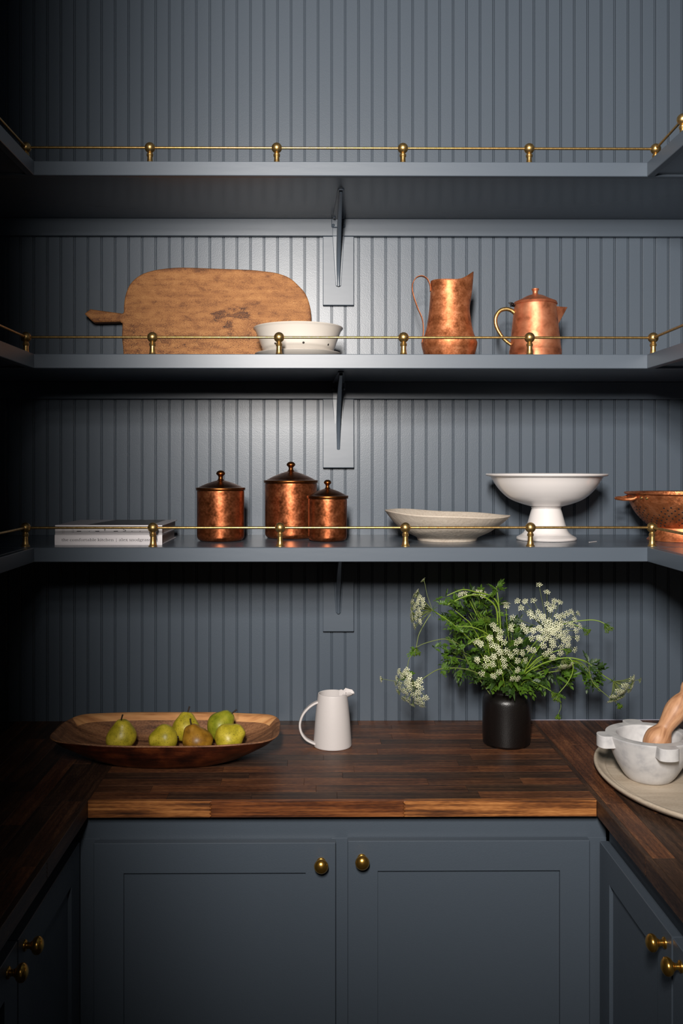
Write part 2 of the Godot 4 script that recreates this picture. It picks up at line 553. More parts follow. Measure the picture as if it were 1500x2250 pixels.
func room() -> void:
	var wall := struct("wall_back", box_of(Vector3(XL - 0.1, 0, -0.12), Vector3(XR + 0.1, 3.05, -0.012)), M.room)
	var b := Builder.new()                          # one beadboard plank: bead, quirk and flat face
	var prof := [V(0, -0.012), V(0, -0.0045), V(0.0009, -0.0045), V(0.0013, -0.0013), V(0.0022, -0.0002), V(0.0034, -0.0002), V(0.0044, -0.0013), V(0.0048, -0.0045), V(0.0058, -0.0045), V(0.0064, -0.0004), V(0.0071, 0), V(0.0371, 0), V(0.0376, -0.0004), V(0.0378, -0.0045), V(0.0378, -0.012)]
	for i in prof.size() - 1:
		var a: Vector2 = prof[i]
		var c: Vector2 = prof[i + 1]
		var g := Vector3(-(c.y - a.y), 0, c.x - a.x).normalized()
		b.flat([Vector3(a.x, 0, a.y), Vector3(c.x, 0, c.y), Vector3(c.x, 3.05, c.y), Vector3(a.x, 3.05, a.y)], g)
	var plank := b.mesh()
	for k in range(-29, 32):
		var x := 0.0014 + k * 0.03783
		if x < XL - 0.04 or x > XR:
			continue
		put("plank", plank, M.paint, wall, Vector3(x, 0, 0))
	struct("wall_left", box_of(Vector3(XL - 0.1, 0, 0), Vector3(XL, 3.05, 2.4)), M.room)
	struct("wall_right", box_of(Vector3(XR, 0, 0), Vector3(XR + 0.1, 3.05, 2.4)), M.room)
	var front := Builder.new()                      # wall with the viewer's cased opening; unseen left jamb placed to shade the left
	front.box(Vector3(XL - 0.1, 0, 2.31), Vector3(-0.216, 3.05, 2.4))
	front.box(Vector3(0.95, 0, 2.31), Vector3(XR + 0.1, 3.05, 2.4))
	front.box(Vector3(-0.216, 2.78, 2.31), Vector3(0.95, 3.05, 2.4))
	struct("wall_front", front, M.room)
	struct("floor", box_of(Vector3(XL - 0.1, -0.1, -0.12), Vector3(XR + 0.1, 0, 4.1)), M.floor)
	struct("ceiling", box_of(Vector3(XL - 0.1, 3.05, -0.12), Vector3(XR + 0.1, 3.15, 2.4)), M.room)
	for k in 3:
		struct("trim_%d" % (k + 1), box_of(Vector3(XL, SHELF[k] - 0.0325 - 0.044, 0), Vector3(XR, SHELF[k] - 0.0285, 0.018), 0.0012), M.brushed)
	struct("trim_4", box_of(Vector3(0.6, TOP, 0), Vector3(XR, TOP + 0.0022, 0.003), 0.001), M.caulk_glint)

func shelves() -> void:
	var where := ["top", "middle", "bottom"]
	for k in 3:
		var y: float = SHELF[k]
		var t := thing("shelf", "long dark blue painted %s shelf board running along the back wall" % where[k], "shelf", Vector3(0, y, 0), "back wall shelves")
		put("board", box_of(Vector3(XL, -0.0285, 0.0), Vector3(XR, 0, 0.389), 0.0006), M.shelf, t)
		put("edging", box_of(Vector3(XL, -0.0335, 0.3893), Vector3(XR, 0, 0.407), 0.0012), M.brushed, t)
		for s in [-1, 1]:
			var x0: float = XL if s < 0 else 0.78
			var x1: float = -0.663 if s < 0 else XR
			var xe: float = x1 - 0.018 if s < 0 else x0 + 0.018
			var u := thing("side_shelf", "dark blue %s side shelf meeting the back shelf at its %s-hand corner" % [where[k], "left" if s < 0 else "right"], "shelf", Vector3(0, y, 0), "side shelves")
			put("board", box_of(Vector3(minf(x0, xe) if s < 0 else xe, -0.0285, 0.4074), Vector3(xe if s < 0 else x1, 0, 2.3), 0.0006), M.shelf, u)
			put("edging", box_of(Vector3(xe if s < 0 else x0, -0.0335, 0.4074), Vector3(x1 if s < 0 else xe, 0, 2.3), 0.0012), M.brushed, u)

func rails() -> void:
	var post := turned([V(0, 0), V(0.0105, 0), V(0.0105, 0.0014), V(0.0088, 0.0028), V(0.0072, 0.008), V(0.0064, 0.016), V(0.0062, 0.0235), V(0.0074, 0.024), V(0.008, 0.0255), V(0.0072, 0.0268), V(0.0078, 0.0272), V(0.0082, 0.0286), V(0.0066, 0.0305), V(0.0056, 0.034)], 24).mesh()
	var bp := [V(0, -0.0126)]
	for i in range(1, 16):
		var a := -PI / 2 + PI * i / 16.0
		bp.append(V(0.0126 * cos(a), 0.0126 * sin(a)))
	bp.append(V(0, 0.0126))
	var ball := turned(bp, 28).mesh()
	var rod := turned([V(0, -0.5), V(0.0031, -0.5), V(0.0031, 0.5), V(0, 0.5)], 12).mesh()
	var xs := [[-0.694, -0.398, -0.095, 0.207, 0.510, 0.814], [-0.694, -0.392, -0.0895, 0.2085, 0.511, 0.808], [-0.695, -0.391, -0.087, 0.213, 0.513, 0.8055]]
	var where := ["top", "middle", "bottom"]
	for k in 3:
		var t := thing("gallery_rail", "thin brass gallery rail on ball-topped posts guarding the %s shelves" % where[k], "rail", Vector3(0, SHELF[k], 0), "brass shelf rails")
		var line := []
		for i in range(6, 0, -1):
			line.append(Vector3(xs[k][0], 0, 0.37 + 0.3 * i))
		for x in xs[k]:
			line.append(Vector3(x, 0, 0.37))
		for i in 6:
			line.append(Vector3(xs[k][5] - 0.01 * (i + 1), 0, (0.556 if k == 0 else 0.67) + 0.3 * i))
		for i in line.size():
			var p := put("post", post, M.brass, t, line[i])
			put("ball", ball, M.brass, p, Vector3(0, 0.0445, 0))
			if i > 0:
				var a: Vector3 = line[i - 1] + Vector3(0, 0.0445, 0)
				var c: Vector3 = line[i] + Vector3(0, 0.0445, 0)
				var r := put("rod", rod, M.brass, t, (a + c) * 0.5)
				var d := (c - a).normalized()
				var sd := d.cross(Vector3.UP).normalized()
				r.basis = Basis(sd, d * a.distance_to(c), sd.cross(d))

func brackets() -> void:
	var under := ["top", "middle", "bottom"]
	for k in 3:
		var t := thing("shelf_bracket", "painted iron bracket on its wall block under the %s shelf" % under[k], "bracket", Vector3(0.061, SHELF[k] - 0.0285, 0), "shelf brackets")
		put("wall_block", box_of(Vector3(-0.0435, -0.2405, 0.0), Vector3(0.0435, -0.0485, 0.016), 0.0015), M.brushed, t).rotation.x = -0.03 if k == 1 else 0.0
		var b := Builder.new()                      # upright arm: tapered plate with a raised rib
		b.slab(PackedVector2Array([V(-0.0065, -0.188), V(0.0065, -0.188), V(0.0075, -0.185), V(0.0165, -0.048), V(-0.0165, -0.048), V(-0.0075, -0.185)]), 0.016, 0.0195, 0.0012)
		put("upright_arm", b, M.iron, t)
		b = Builder.new()
		b.box(Vector3(-0.0195, -0.0255, 0.0182), Vector3(0.0195, -0.0005, 0.0225), 0.002)
		b.box(Vector3(-0.0165, -0.0485, 0.0182), Vector3(0.0165, -0.0257, 0.0205), 0.001)
		put("heel_plate", b, M.iron, t)
		b = Builder.new()                           # shelf arm along the underside
		var h := PackedVector2Array([V(-0.0165, 0.0225), V(0.0165, 0.0225), V(0.008, 0.287), V(0.005, 0.292), V(-0.005, 0.292), V(-0.008, 0.287)])
		b.slab(h, -0.0035, 0.0, 0.001)
		var o := put("shelf_arm", b, M.iron, t)
		o.basis = Basis(Vector3(1, 0, 0), Vector3(0, 0, 1), Vector3(0, 1, 0))
		b = Builder.new()                           # diagonal rib, deep at the heel and thin at both ends
		var rows := []
		for i in 25:
			var s := i / 24.0
			var e := Vector2(lerpf(0.0215, 0.28, s), 0).bezier_interpolate(V(0, 0), V(0, 0), V(0, 0), 0.0) if false else Vector2.ZERO
			var p := Vector2(0.0195, -0.184).bezier_interpolate(V(0.028, -0.11), V(0.055, -0.05), V(0.28, -0.0045), s)
			e = p + V(0.004, -0.004)
			var w := 0.0042 + 0.002 * sin(PI * s)
			rows.append(PackedVector3Array([Vector3(-w, p.y + 0.006, maxf(p.x - 0.008, 0.0185)), Vector3(-w, e.y, e.x), Vector3(-w * 0.5, e.y - 0.0012, e.x + 0.0012), Vector3(w * 0.5, e.y - 0.0012, e.x + 0.0012), Vector3(w, e.y, e.x), Vector3(w, p.y + 0.006, maxf(p.x - 0.008, 0.0185))]))
		b.grid(rows, true)
		for s in [-1.0, 1.0]:                       # the thin web behind the rib
			var f := [Vector3(s * 0.002, -0.004, 0.0195)]
			for i in 25:
				f.append(Vector3(s * 0.002, rows[i][0].y, rows[i][0].z))
			for i in range(1, f.size() - 1):
				b.flat([f[0], f[i], f[i + 1]], Vector3(s, 0, 0))
		put("rib", b, M.iron, t)
		var screw := turned([V(0, 0.003), V(0.002, 0.0026), V(0.004, 0.0012), V(0.0046, 0)], 12).mesh()
		for q in [Vector3(-0.0145, -0.0195, 0.0225), Vector3(0.0145, -0.0195, 0.0225)]:
			var sc := put("screw", screw, M.iron, t, q)
			sc.rotation.x = PI / 2
		for q in [Vector3(-0.012, -0.0035, 0.045), Vector3(0.012, -0.0035, 0.045), Vector3(0, -0.0035, 0.27)]:
			var sc := put("screw", screw, M.iron, t, q)
			sc.rotation.x = PI
		if k == 1:
			for q in [Vector3(-0.021, -0.068, 0.0161), Vector3(0.0265, -0.062, 0.0161)]:
				var sc := put("nail_hole", turned([V(0, 0.0004), V(0.0024, 0.0002), V(0.0028, 0)], 12), M.hole, t, q)
				sc.rotation.x = PI / 2

# ---------------------------------------------------------------- worktops and cabinets
func toothed(x0: float, x1: float, y0: float, y1: float, left: bool, right: bool) -> PackedVector2Array:
	var p := PackedVector2Array()
	var n := 9
	for i in n + 1:
		var y := lerpf(y0, y1, float(i) / n)
		p.append(V(x1 - (0.0003 if not right else (0.0045 if i % 2 == 0 else 0.0003)), y))
	for i in n + 1:
		var y := lerpf(y1, y0, float(i) / n)
		p.append(V(x0 + (0.0 if not left else (-0.0042 if (n - i) % 2 == 0 else 0.0)), y))
	return p

func worktop(called: String, label: String, at: Vector3, turn: float, length: float, deep: float, edges: Array) -> void:
	var t := thing(called, label, "worktop", at)    # local x along the grain, z towards its front edge
	t.rotation.y = turn
	var n := 14
	var w := (deep - 0.012) / n
	for r in n:
		var x := 0.0
		var first := true
		while x < length - 0.001:
			var l := rng.randf_range(0.17, 0.46) * (rng.randf_range(0.3, 1.0) if first else 1.0)
			first = false
			if length - x - l < 0.1:
				l = length - x
			var hx := l * 0.5
			var lift := rng.randf_range(-0.00025, 0.0)
			put("stave", box_of(Vector3(-hx + 0.0002, -0.035, -w * 0.5 + 0.0001), Vector3(hx - 0.0002, lift, w * 0.5 - 0.0001), 0.0003), M["stave%d" % rng.randi_range(0, 8)], t, Vector3(x + hx, 0, (r + 0.5) * w))
			x += l
	for i in edges.size() - 1:
		var b := Builder.new()
		var mid: float = (edges[i] + edges[i + 1]) * 0.5
		b.slab(toothed(edges[i] - mid, edges[i + 1] - mid, -0.035, 0.0, i > 0, i < edges.size() - 2), 0.0, 0.012, 0.0009)
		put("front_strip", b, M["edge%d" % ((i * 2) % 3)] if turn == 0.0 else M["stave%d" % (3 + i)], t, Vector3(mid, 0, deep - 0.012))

func knob_mesh() -> ArrayMesh:
	var p := [V(0, 0), V(0.0098, 0), V(0.0098, 0.0016), V(0.0088, 0.003), V(0.0058, 0.0044), V(0.0052, 0.008), V(0.0058, 0.0105), V(0.0072, 0.0115), V(0.0072, 0.0125)]
	for i in 13:
		var a := -PI / 2 * 0.78 + (PI / 2 * 1.78) * i / 12.0
		p.append(V(0.0152 * cos(a), 0.0225 + 0.0108 * sin(a)))
	p[p.size() - 1] = V(0, p[p.size() - 1].y)
	var b := Builder.new()
	b.lathe(p, 32, Vector3.ZERO, Basis(Vector3(1, 0, 0), Vector3(0, 0, 1), Vector3(0, -1, 0)))
	return b.mesh()

func cabinet(label: String, at: Vector3, turn: float, wide: float, top_rail: float, doors: Array, knob: ArrayMesh) -> void:
	var t := thing("base_cabinet", label, "cabinet", at)      # local origin at the floor under the face, z forwards
	t.rotation.y = turn
	put("carcass", box_of(Vector3(0.0, 0.1, -0.54), Vector3(wide, 0.886, -0.021)), M.door, t)
	put("toe_kick", box_of(Vector3(0.0, 0.0, -0.09), Vector3(wide, 0.1, -0.07)), M.door, t)
	put("top_rail", box_of(Vector3(0, top_rail - 0.012, -0.02), Vector3(wide, 0.887, 0), 0.0008), M.door, t)
	put("bottom_rail", box_of(Vector3(0, 0.1, -0.02), Vector3(wide, 0.15, 0), 0.0008), M.door, t)
	var cuts := [0.0]
	for d in doors:
		cuts.append(d[0])
		cuts.append(d[1])
	cuts.append(wide)
	for i in range(0, cuts.size(), 2):
		if cuts[i + 1] - cuts[i] > 0.012:
			put("face_stile", box_of(Vector3(cuts[i] - (0.01 if i else 0.0), 0.15, -0.02), Vector3(cuts[i + 1] + (0.01 if i < cuts.size() - 2 else 0.0), top_rail - 0.0003, 0.0022), 0.0009), M.door, t)
	for d in doors:
		var x0: float = d[0]
		var x1: float = d[1]
		var y0: float = 0.13
		var y1: float = d[2]
		var s := 0.064
		var c := Vector3(x0, y0, 0.003)
		var o := put("door", box_of(Vector3(s - 0.006, s - 0.006, 0.002), Vector3(x1 - x0 - s + 0.006, y1 - y0 - s + 0.006, 0.011)), M.door, t, c)
		o.name = "cabinet_door"
		var w := x1 - x0
		var h := y1 - y0
		var ring := [[V(0, 0), V(s, s), V(s, h - s), V(0, h)], [V(w, h), V(w - s, h - s), V(w - s, s), V(w, 0)], [V(0, h), V(s, h - s), V(w - s, h - s), V(w, h)], [V(w, 0), V(w - s, s), V(s, s), V(0, 0)]]
		for i in 4:                                 # four mitred members, outer edges eased
			var q: Array = ring[i]
			var mb := Builder.new()
			var e := 0.0013
			var out := Vector3(-1, 0, 0) if i == 0 else Vector3(1, 0, 0) if i == 1 else Vector3(0, 1, 0) if i == 2 else Vector3(0, -1, 0)
			var dir: Vector2 = (q[3] - q[0]).normalized()
			var inn := Vector2(-out.x, -out.y)
			var f0: Vector2 = q[0] + inn * e + dir * e
			var f3: Vector2 = q[3] + inn * e - dir * e
			mb.flat([Vector3(f0.x, f0.y, 0.019), Vector3(q[1].x, q[1].y, 0.019), Vector3(q[2].x, q[2].y, 0.019), Vector3(f3.x, f3.y, 0.019)], Vector3.BACK)
			mb.flat([Vector3(q[0].x, q[0].y, 0.019 - e), Vector3(f0.x, f0.y, 0.019), Vector3(f3.x, f3.y, 0.019), Vector3(q[3].x, q[3].y, 0.019 - e)], (out + Vector3.BACK).normalized())
			mb.flat([Vector3(q[0].x, q[0].y, 0), Vector3(q[0].x, q[0].y, 0.019 - e), Vector3(q[3].x, q[3].y, 0.019 - e), Vector3(q[3].x, q[3].y, 0)], out)
			mb.flat([Vector3(q[1].x, q[1].y, 0), Vector3(q[1].x, q[1].y, 0.019), Vector3(q[2].x, q[2].y, 0.019), Vector3(q[2].x, q[2].y, 0)], -out)
			mb.flat([Vector3(q[0].x, q[0].y, 0), Vector3(q[1].x, q[1].y, 0), Vector3(q[2].x, q[2].y, 0), Vector3(q[3].x, q[3].y, 0)], Vector3.FORWARD)
			put("stile" if i < 2 else "rail", mb, M.door, o)
		for k in d[3]:
			put("knob", knob, M.knob, o, Vector3(k.x - x0, k.y - y0, 0.019))

func fittings() -> void:
	worktop("back_worktop", "stained butcher block worktop below the back wall, carrying jar and white jug", Vector3(-0.486, TOP, 0.0), 0.0, 1.084, 0.612, [0.0, 0.263, 0.675, 1.084])
	worktop("right_worktop", "dark butcher block worktop under the round platter and marble mortar", Vector3(XR, TOP, 0.0), -PI / 2, 2.3, XR - 0.5985, [0.0, 0.9, 1.5, 2.3])
	worktop("left_worktop", "shadowed butcher block worktop on the dark side, left of the pear bowl", Vector3(XL, TOP, 2.3), PI / 2, 2.3, -0.4865 - XL, [0.0, 0.8, 1.4, 2.3])
	var knob := knob_mesh()
	cabinet("slate blue two-door cabinet facing forward, with a knob on each door", Vector3(-0.527, 0, 0.58), 0.0, 1.155, 0.832, [[0.051, 0.568, 0.8295, [V(0.537, 0.7885)]], [0.594, 1.113, 0.833, [V(0.624, 0.796)]]], knob)
	cabinet("slate blue cabinet under the worktop holding the platter, two knobs near its door edges", Vector3(0.628, 0, 0.601), -PI / 2, 1.7, 0.834, [[0.004, 0.4, 0.833, [V(0.369, 0.806)]], [0.4045, 0.81, 0.833, [V(0.439, 0.803)]], [0.85, 1.25, 0.833, [V(1.22, 0.806)]], [1.254, 1.65, 0.833, [V(1.29, 0.806)]]], knob)
	cabinet("unlit slate blue cabinet on the dark left side, knobs barely catching light", Vector3(-0.527, 0, 2.301), PI / 2, 1.7, 0.834, [[0.05, 0.446, 0.833, [V(0.08, 0.806)]], [0.45, 0.85, 0.833, [V(0.82, 0.806)]], [0.89, 1.2925, 0.833, [V(1.245, 0.806)]], [1.297, 1.697, 0.833, [V(1.33, 0.806), V(1.335, 0.645)]]], knob)

# ---------------------------------------------------------------- things on the shelves
func cutting_board() -> void:
	var pts := [[-0.638, 0.157], [-0.617, 0.137], [-0.612, 0.1335], [-0.54, 0.1355], [-0.5335, 0.13], [-0.534, 0.09], [-0.53, 0.06], [-0.525, 0.0], [-0.02, 0.0], [-0.015, 0.05], [-0.0145, 0.128], [-0.0165, 0.172], [-0.0285, 0.211], [-0.048, 0.236], [-0.075, 0.26], [-0.11, 0.2735], [-0.148, 0.279], [-0.19, 0.283], [-0.3, 0.287], [-0.36, 0.289], [-0.4, 0.288], [-0.45, 0.281], [-0.488, 0.267], [-0.5145, 0.242], [-0.527, 0.21], [-0.5305, 0.18], [-0.5305, 0.162], [-0.5345, 0.158], [-0.612, 0.1685], [-0.622, 0.1705], [-0.632, 0.163]]
	var key := []
	for p in pts:
		key.append(V(p[0] + 0.31, p[1]))
	var poly := PackedVector2Array()
	for i in key.size():                            # ease the long curves, keep the handle's corners
		poly.append(key[i])
		if i >= 8 and i < 26:
			var a: Vector2 = key[i - 1]
			var b: Vector2 = key[i]
			var c: Vector2 = key[i + 1]
			var d: Vector2 = key[(i + 2) % key.size()]
			for j in range(1, 4):
				poly.append(b.cubic_interpolate(c, a, d, j / 4.0) if i > 8 else b.lerp(c, j / 4.0))
	var t := thing("cutting_board", "large worn wooden bread board with a pointed handle, leaning on the wall", "cutting board", Vector3(-0.31, SHELF[1], 0.0585))
	t.rotation.x = -0.115
	var inner: PackedVector2Array = Geometry2D.offset_polygon(poly, -0.0028)[0]
	var b := Builder.new()
	b.slab(poly, -0.02, -0.0025, 0.0)
	put("board", b, M.boardside, t)
	var f := Builder.new()                          # the worn face with its eased edge
	var ids := Geometry2D.triangulate_polygon(inner)
	for i in range(0, ids.size(), 3):
		f.flat([Vector3(inner[ids[i]].x, inner[ids[i]].y, 0), Vector3(inner[ids[i + 1]].x, inner[ids[i + 1]].y, 0), Vector3(inner[ids[i + 2]].x, inner[ids[i + 2]].y, 0)], Vector3.BACK)
	var ra := PackedVector3Array()
	var rb := PackedVector3Array()
	for q in poly:
		var best := inner[0]
		for w in inner:
			if w.distance_squared_to(q) < best.distance_squared_to(q):
				best = w
		ra.append(Vector3(q.x, q.y, -0.0025))
		rb.append(Vector3(best.x, best.y, 0))
	f.grid([ra, rb], true)
	for i in f.v.size():
		f.uv[i] = V((f.v[i].x + 0.335) / 0.64, 1.0 - (f.v[i].y + 0.01) / 0.31)
	put("worn_face", f, M.boardface, t)

func berry_bowl() -> void:
	var at := Vector3(-0.047, SHELF[1], 0.2)
	var s := thing("saucer", "cream drip saucer under the pierced white bowl", "saucer", at)
	put("dish", turned([V(0, 0.002), V(0.06, 0.002), V(0.062, 0), V(0.068, 0), V(0.071, 0.004), V(0.1, 0.016), V(0.111, 0.0235), V(0.1122, 0.0252), V(0.1105, 0.0262), V(0.098, 0.02), V(0.07, 0.009), V(0, 0.008)], 64), M.cream, s)
	var b := thing("berry_bowl", "cream berry bowl with small drain holes standing on a saucer beside the bread board", "bowl", at + Vector3(0, 0.0085, 0))
	put("bowl", turned([V(0, 0.003), V(0.07, 0.003), V(0.073, 0.0), V(0.08, 0.0), V(0.085, 0.006), V(0.092, 0.026), V(0.1025, 0.056), V(0.1105, 0.076), V(0.1148, 0.0805), V(0.1158, 0.0825), V(0.1145, 0.0842), V(0.109, 0.079), V(0.099, 0.056), V(0.088, 0.026), V(0.08, 0.012), V(0, 0.01)], 72), M.cream, b)
	var dot := turned([V(0, 0.0006), V(0.0026, 0.0004), V(0.003, 0.0)], 10).mesh()
	for k in 8:
		for r in 1:
			var a := TAU * (k + 0.2) / 8.0
			var y := 0.034 if r == 0 else 0.022
			var rad := 0.0948 if r == 0 else 0.0905
			var o := put("drain_hole", dot, M.pierced, b, Vector3(sin(a) * rad, y, cos(a) * rad))
			var out := Vector3(sin(a), -0.32, cos(a)).normalized()
			var side := out.cross(Vector3.UP).normalized()
			o.basis = Basis(side, out, side.cross(out))

func copper_jug() -> void:
	var t := thing("copper_pitcher", "tall hammered copper pitcher with a strap handle and pointed pouring lip", "pitcher", Vector3(0.343, SHELF[1], 0.2))
	var prof := curve([V(0.056, 0), V(0.0615, 0.012), V(0.0685, 0.036), V(0.0718, 0.052), V(0.069, 0.062), V(0.0605, 0.085), V(0.0548, 0.118), V(0.051, 0.15), V(0.0486, 0.185), V(0.0482, 0.212)], 4)
	var rows := []
	var full := [V(0.0, 0.001)]
	full.append_array(prof)
	for i in range(prof.size() - 1, 6, -2):
		full.append(prof[i] + V(-0.0016, 0.0))
	for q in full:
		var row := PackedVector3Array()
		for j in 72:
			var a := TAU * j / 72
			var k := pow(maxf(0.0, cos(a)), 3.0) * smoothstep(0.13, 0.212, q.y)
			var dip := 0.0018 * cos(a * 2.0 + 0.5) * smoothstep(0.18, 0.212, q.y)
			row.append(Vector3(cos(a) * (q.x + 0.0145 * k), q.y + 0.0255 * k * smoothstep(0.16, 0.212, q.y) + dip, sin(a) * (q.x - 0.007 * k)))
		rows.append(row)
	var b := Builder.new()
	b.grid(rows, true)
	put("body", b, M.copper, t)
	b = Builder.new()
	b.strap(curve([Vector3(-0.0488, 0.188, 0), Vector3(-0.0502, 0.205, 0), Vector3(-0.058, 0.221, 0), Vector3(-0.072, 0.2275, 0), Vector3(-0.0865, 0.222, 0), Vector3(-0.0955, 0.204, 0), Vector3(-0.0935, 0.18, 0), Vector3(-0.082, 0.145, 0), Vector3(-0.0705, 0.118, 0), Vector3(-0.0672, 0.092, 0), Vector3(-0.0685, 0.07, 0), Vector3(-0.0712, 0.054, 0)], 5), Vector3(0, 0, 0.014), 0.0022)
	put("handle", b, M.copper, t)

func copper_pot() -> void:
	var t := thing("coffee_pot", "lidded copper coffee pot with a brass hoop handle and short triangular spout", "coffee pot", Vector3(0.5655, SHELF[1], 0.2))
	put("body", turned([V(0, 0), V(0.066, 0), V(0.0672, 0.002), V(0.0672, 0.005), V(0.0664, 0.032), V(0.0668, 0.0345), V(0.0655, 0.037), V(0.064, 0.05), V(0.0588, 0.1), V(0.0535, 0.152), V(0.052, 0.155), V(0, 0.155)], 72), M.copperpot, t)
	var lid := put("lid", turned([V(0.05, 0.153), V(0.0555, 0.1535), V(0.0562, 0.1552), V(0.0552, 0.1568), V(0.0535, 0.1572), V(0.0545, 0.159), V(0.0535, 0.1608), V(0.05, 0.1622), V(0.036, 0.1685), V(0.023, 0.1755), V(0.016, 0.178), V(0, 0.179)], 64), M.copperpot, t)
	put("lid_knob", turned([V(0.0105, 0.176), V(0.0075, 0.18), V(0.0066, 0.186), V(0.0082, 0.1908), V(0.0096, 0.1925), V(0.0092, 0.195), V(0.005, 0.1962), V(0, 0.1965)], 28), M.copperpot, lid)
	var b := Builder.new()
	b.tube(curve([Vector3(-0.052, 0.131, 0), Vector3(-0.062, 0.139, 0), Vector3(-0.0755, 0.1425, 0), Vector3(-0.091, 0.138, 0), Vector3(-0.1015, 0.123, 0), Vector3(-0.1025, 0.105, 0), Vector3(-0.095, 0.085, 0), Vector3(-0.08, 0.064, 0), Vector3(-0.062, 0.0495, 0)], 6), 0.0056, 0.0042, 14)
	put("handle", b, M.brass, t)
	b = Builder.new()                               # spout: a folded wedge, open at the top
	var rows := []
	for i in 9:
		var s := i / 8.0
		var y := lerpf(0.101, 0.147, s)
		var base := lerpf(0.0585, 0.054, s) - 0.004
		var tip := lerpf(0.0588, 0.0835, s)
		var w := lerpf(0.002, 0.017, s)
		rows.append(PackedVector3Array([Vector3(base, y, w), Vector3(lerpf(base, tip, 0.5), y, w * 0.55), Vector3(tip - 0.001, y + 0.0005, 0.0012), Vector3(tip, y + 0.0005, 0), Vector3(tip - 0.001, y + 0.0005, -0.0012), Vector3(lerpf(base, tip, 0.5), y, -w * 0.55), Vector3(base, y, -w)]))
	b.grid(rows, false)
	put("spout", b, M.copperpot, t)
	b = Builder.new()
	b.tube([Vector3(-0.0535, 0.152, 0.006), Vector3(-0.0625, 0.153, 0.006)], 0.0032, 0.003, 10)
	b.tube([Vector3(-0.0535, 0.152, -0.006), Vector3(-0.0625, 0.153, -0.006)], 0.0032, 0.003, 10)
	b.tube([Vector3(-0.061, 0.1535, -0.01), Vector3(-0.061, 0.1535, 0.01)], 0.0038, 0.0038, 12)
	b.tube([Vector3(-0.058, 0.156, 0), Vector3(-0.066, 0.158, 0), Vector3(-0.0685, 0.1575, 0)], 0.003, 0.0022, 10)
	put("hinge", b, M.jar, t)

func canister(label: String, at: Vector3, r: float, body: float, rim: float, dome: float, top: float, kr: float) -> void:
	var t := thing("copper_canister", label, "canister", at, "lidded copper canisters")
	var o := [V(0, 0)]
	for i in 7:
		var a := PI / 2 * i / 6.0
		o.append(V(r - 0.013 + 0.013 * sin(a), 0.013 - 0.013 * cos(a)))
	o.append_array([V(r, body - 0.003), V(r - 0.001, body), V(0, body)])
	put("body", turned(o, 72), M.canister, t)
	var d := [V(r * 0.9, body), V(rim - 0.001, body), V(rim, body + 0.0012), V(rim - 0.0006, body + 0.0026), V(rim - 0.0014, body + 0.0032), V(rim, body + 0.0042), V(rim, body + 0.006), V(rim - 0.001, body + 0.0072), V(rim * 0.9, body + 0.0076)]
	var y0 := body + 0.0076
	for i in range(1, 13):
		var s := i / 12.0
		d.append(V(rim * 0.9 * (1.0 - s), y0 + (dome - y0) * sin(s * PI / 2) * (1.0 - 0.12 * sin(s * PI))))
	var lid := put("lid", turned(d, 72), M.lid, t)
	var h := top - dome + 0.003
	var k := [V(kr * 0.95, 0), V(kr * 0.8, h * 0.06), V(kr * 0.56, h * 0.16), V(kr * 0.5, h * 0.36), V(kr * 0.62, h * 0.5), V(kr * 0.93, h * 0.6), V(kr, h * 0.68), V(kr * 0.97, h * 0.78), V(kr * 0.7, h * 0.92), V(kr * 0.35, h * 0.99), V(0, h)]
	put("lid_knob", turned(k, 32), M.lid, lid, Vector3(0, dome - 0.003, 0))

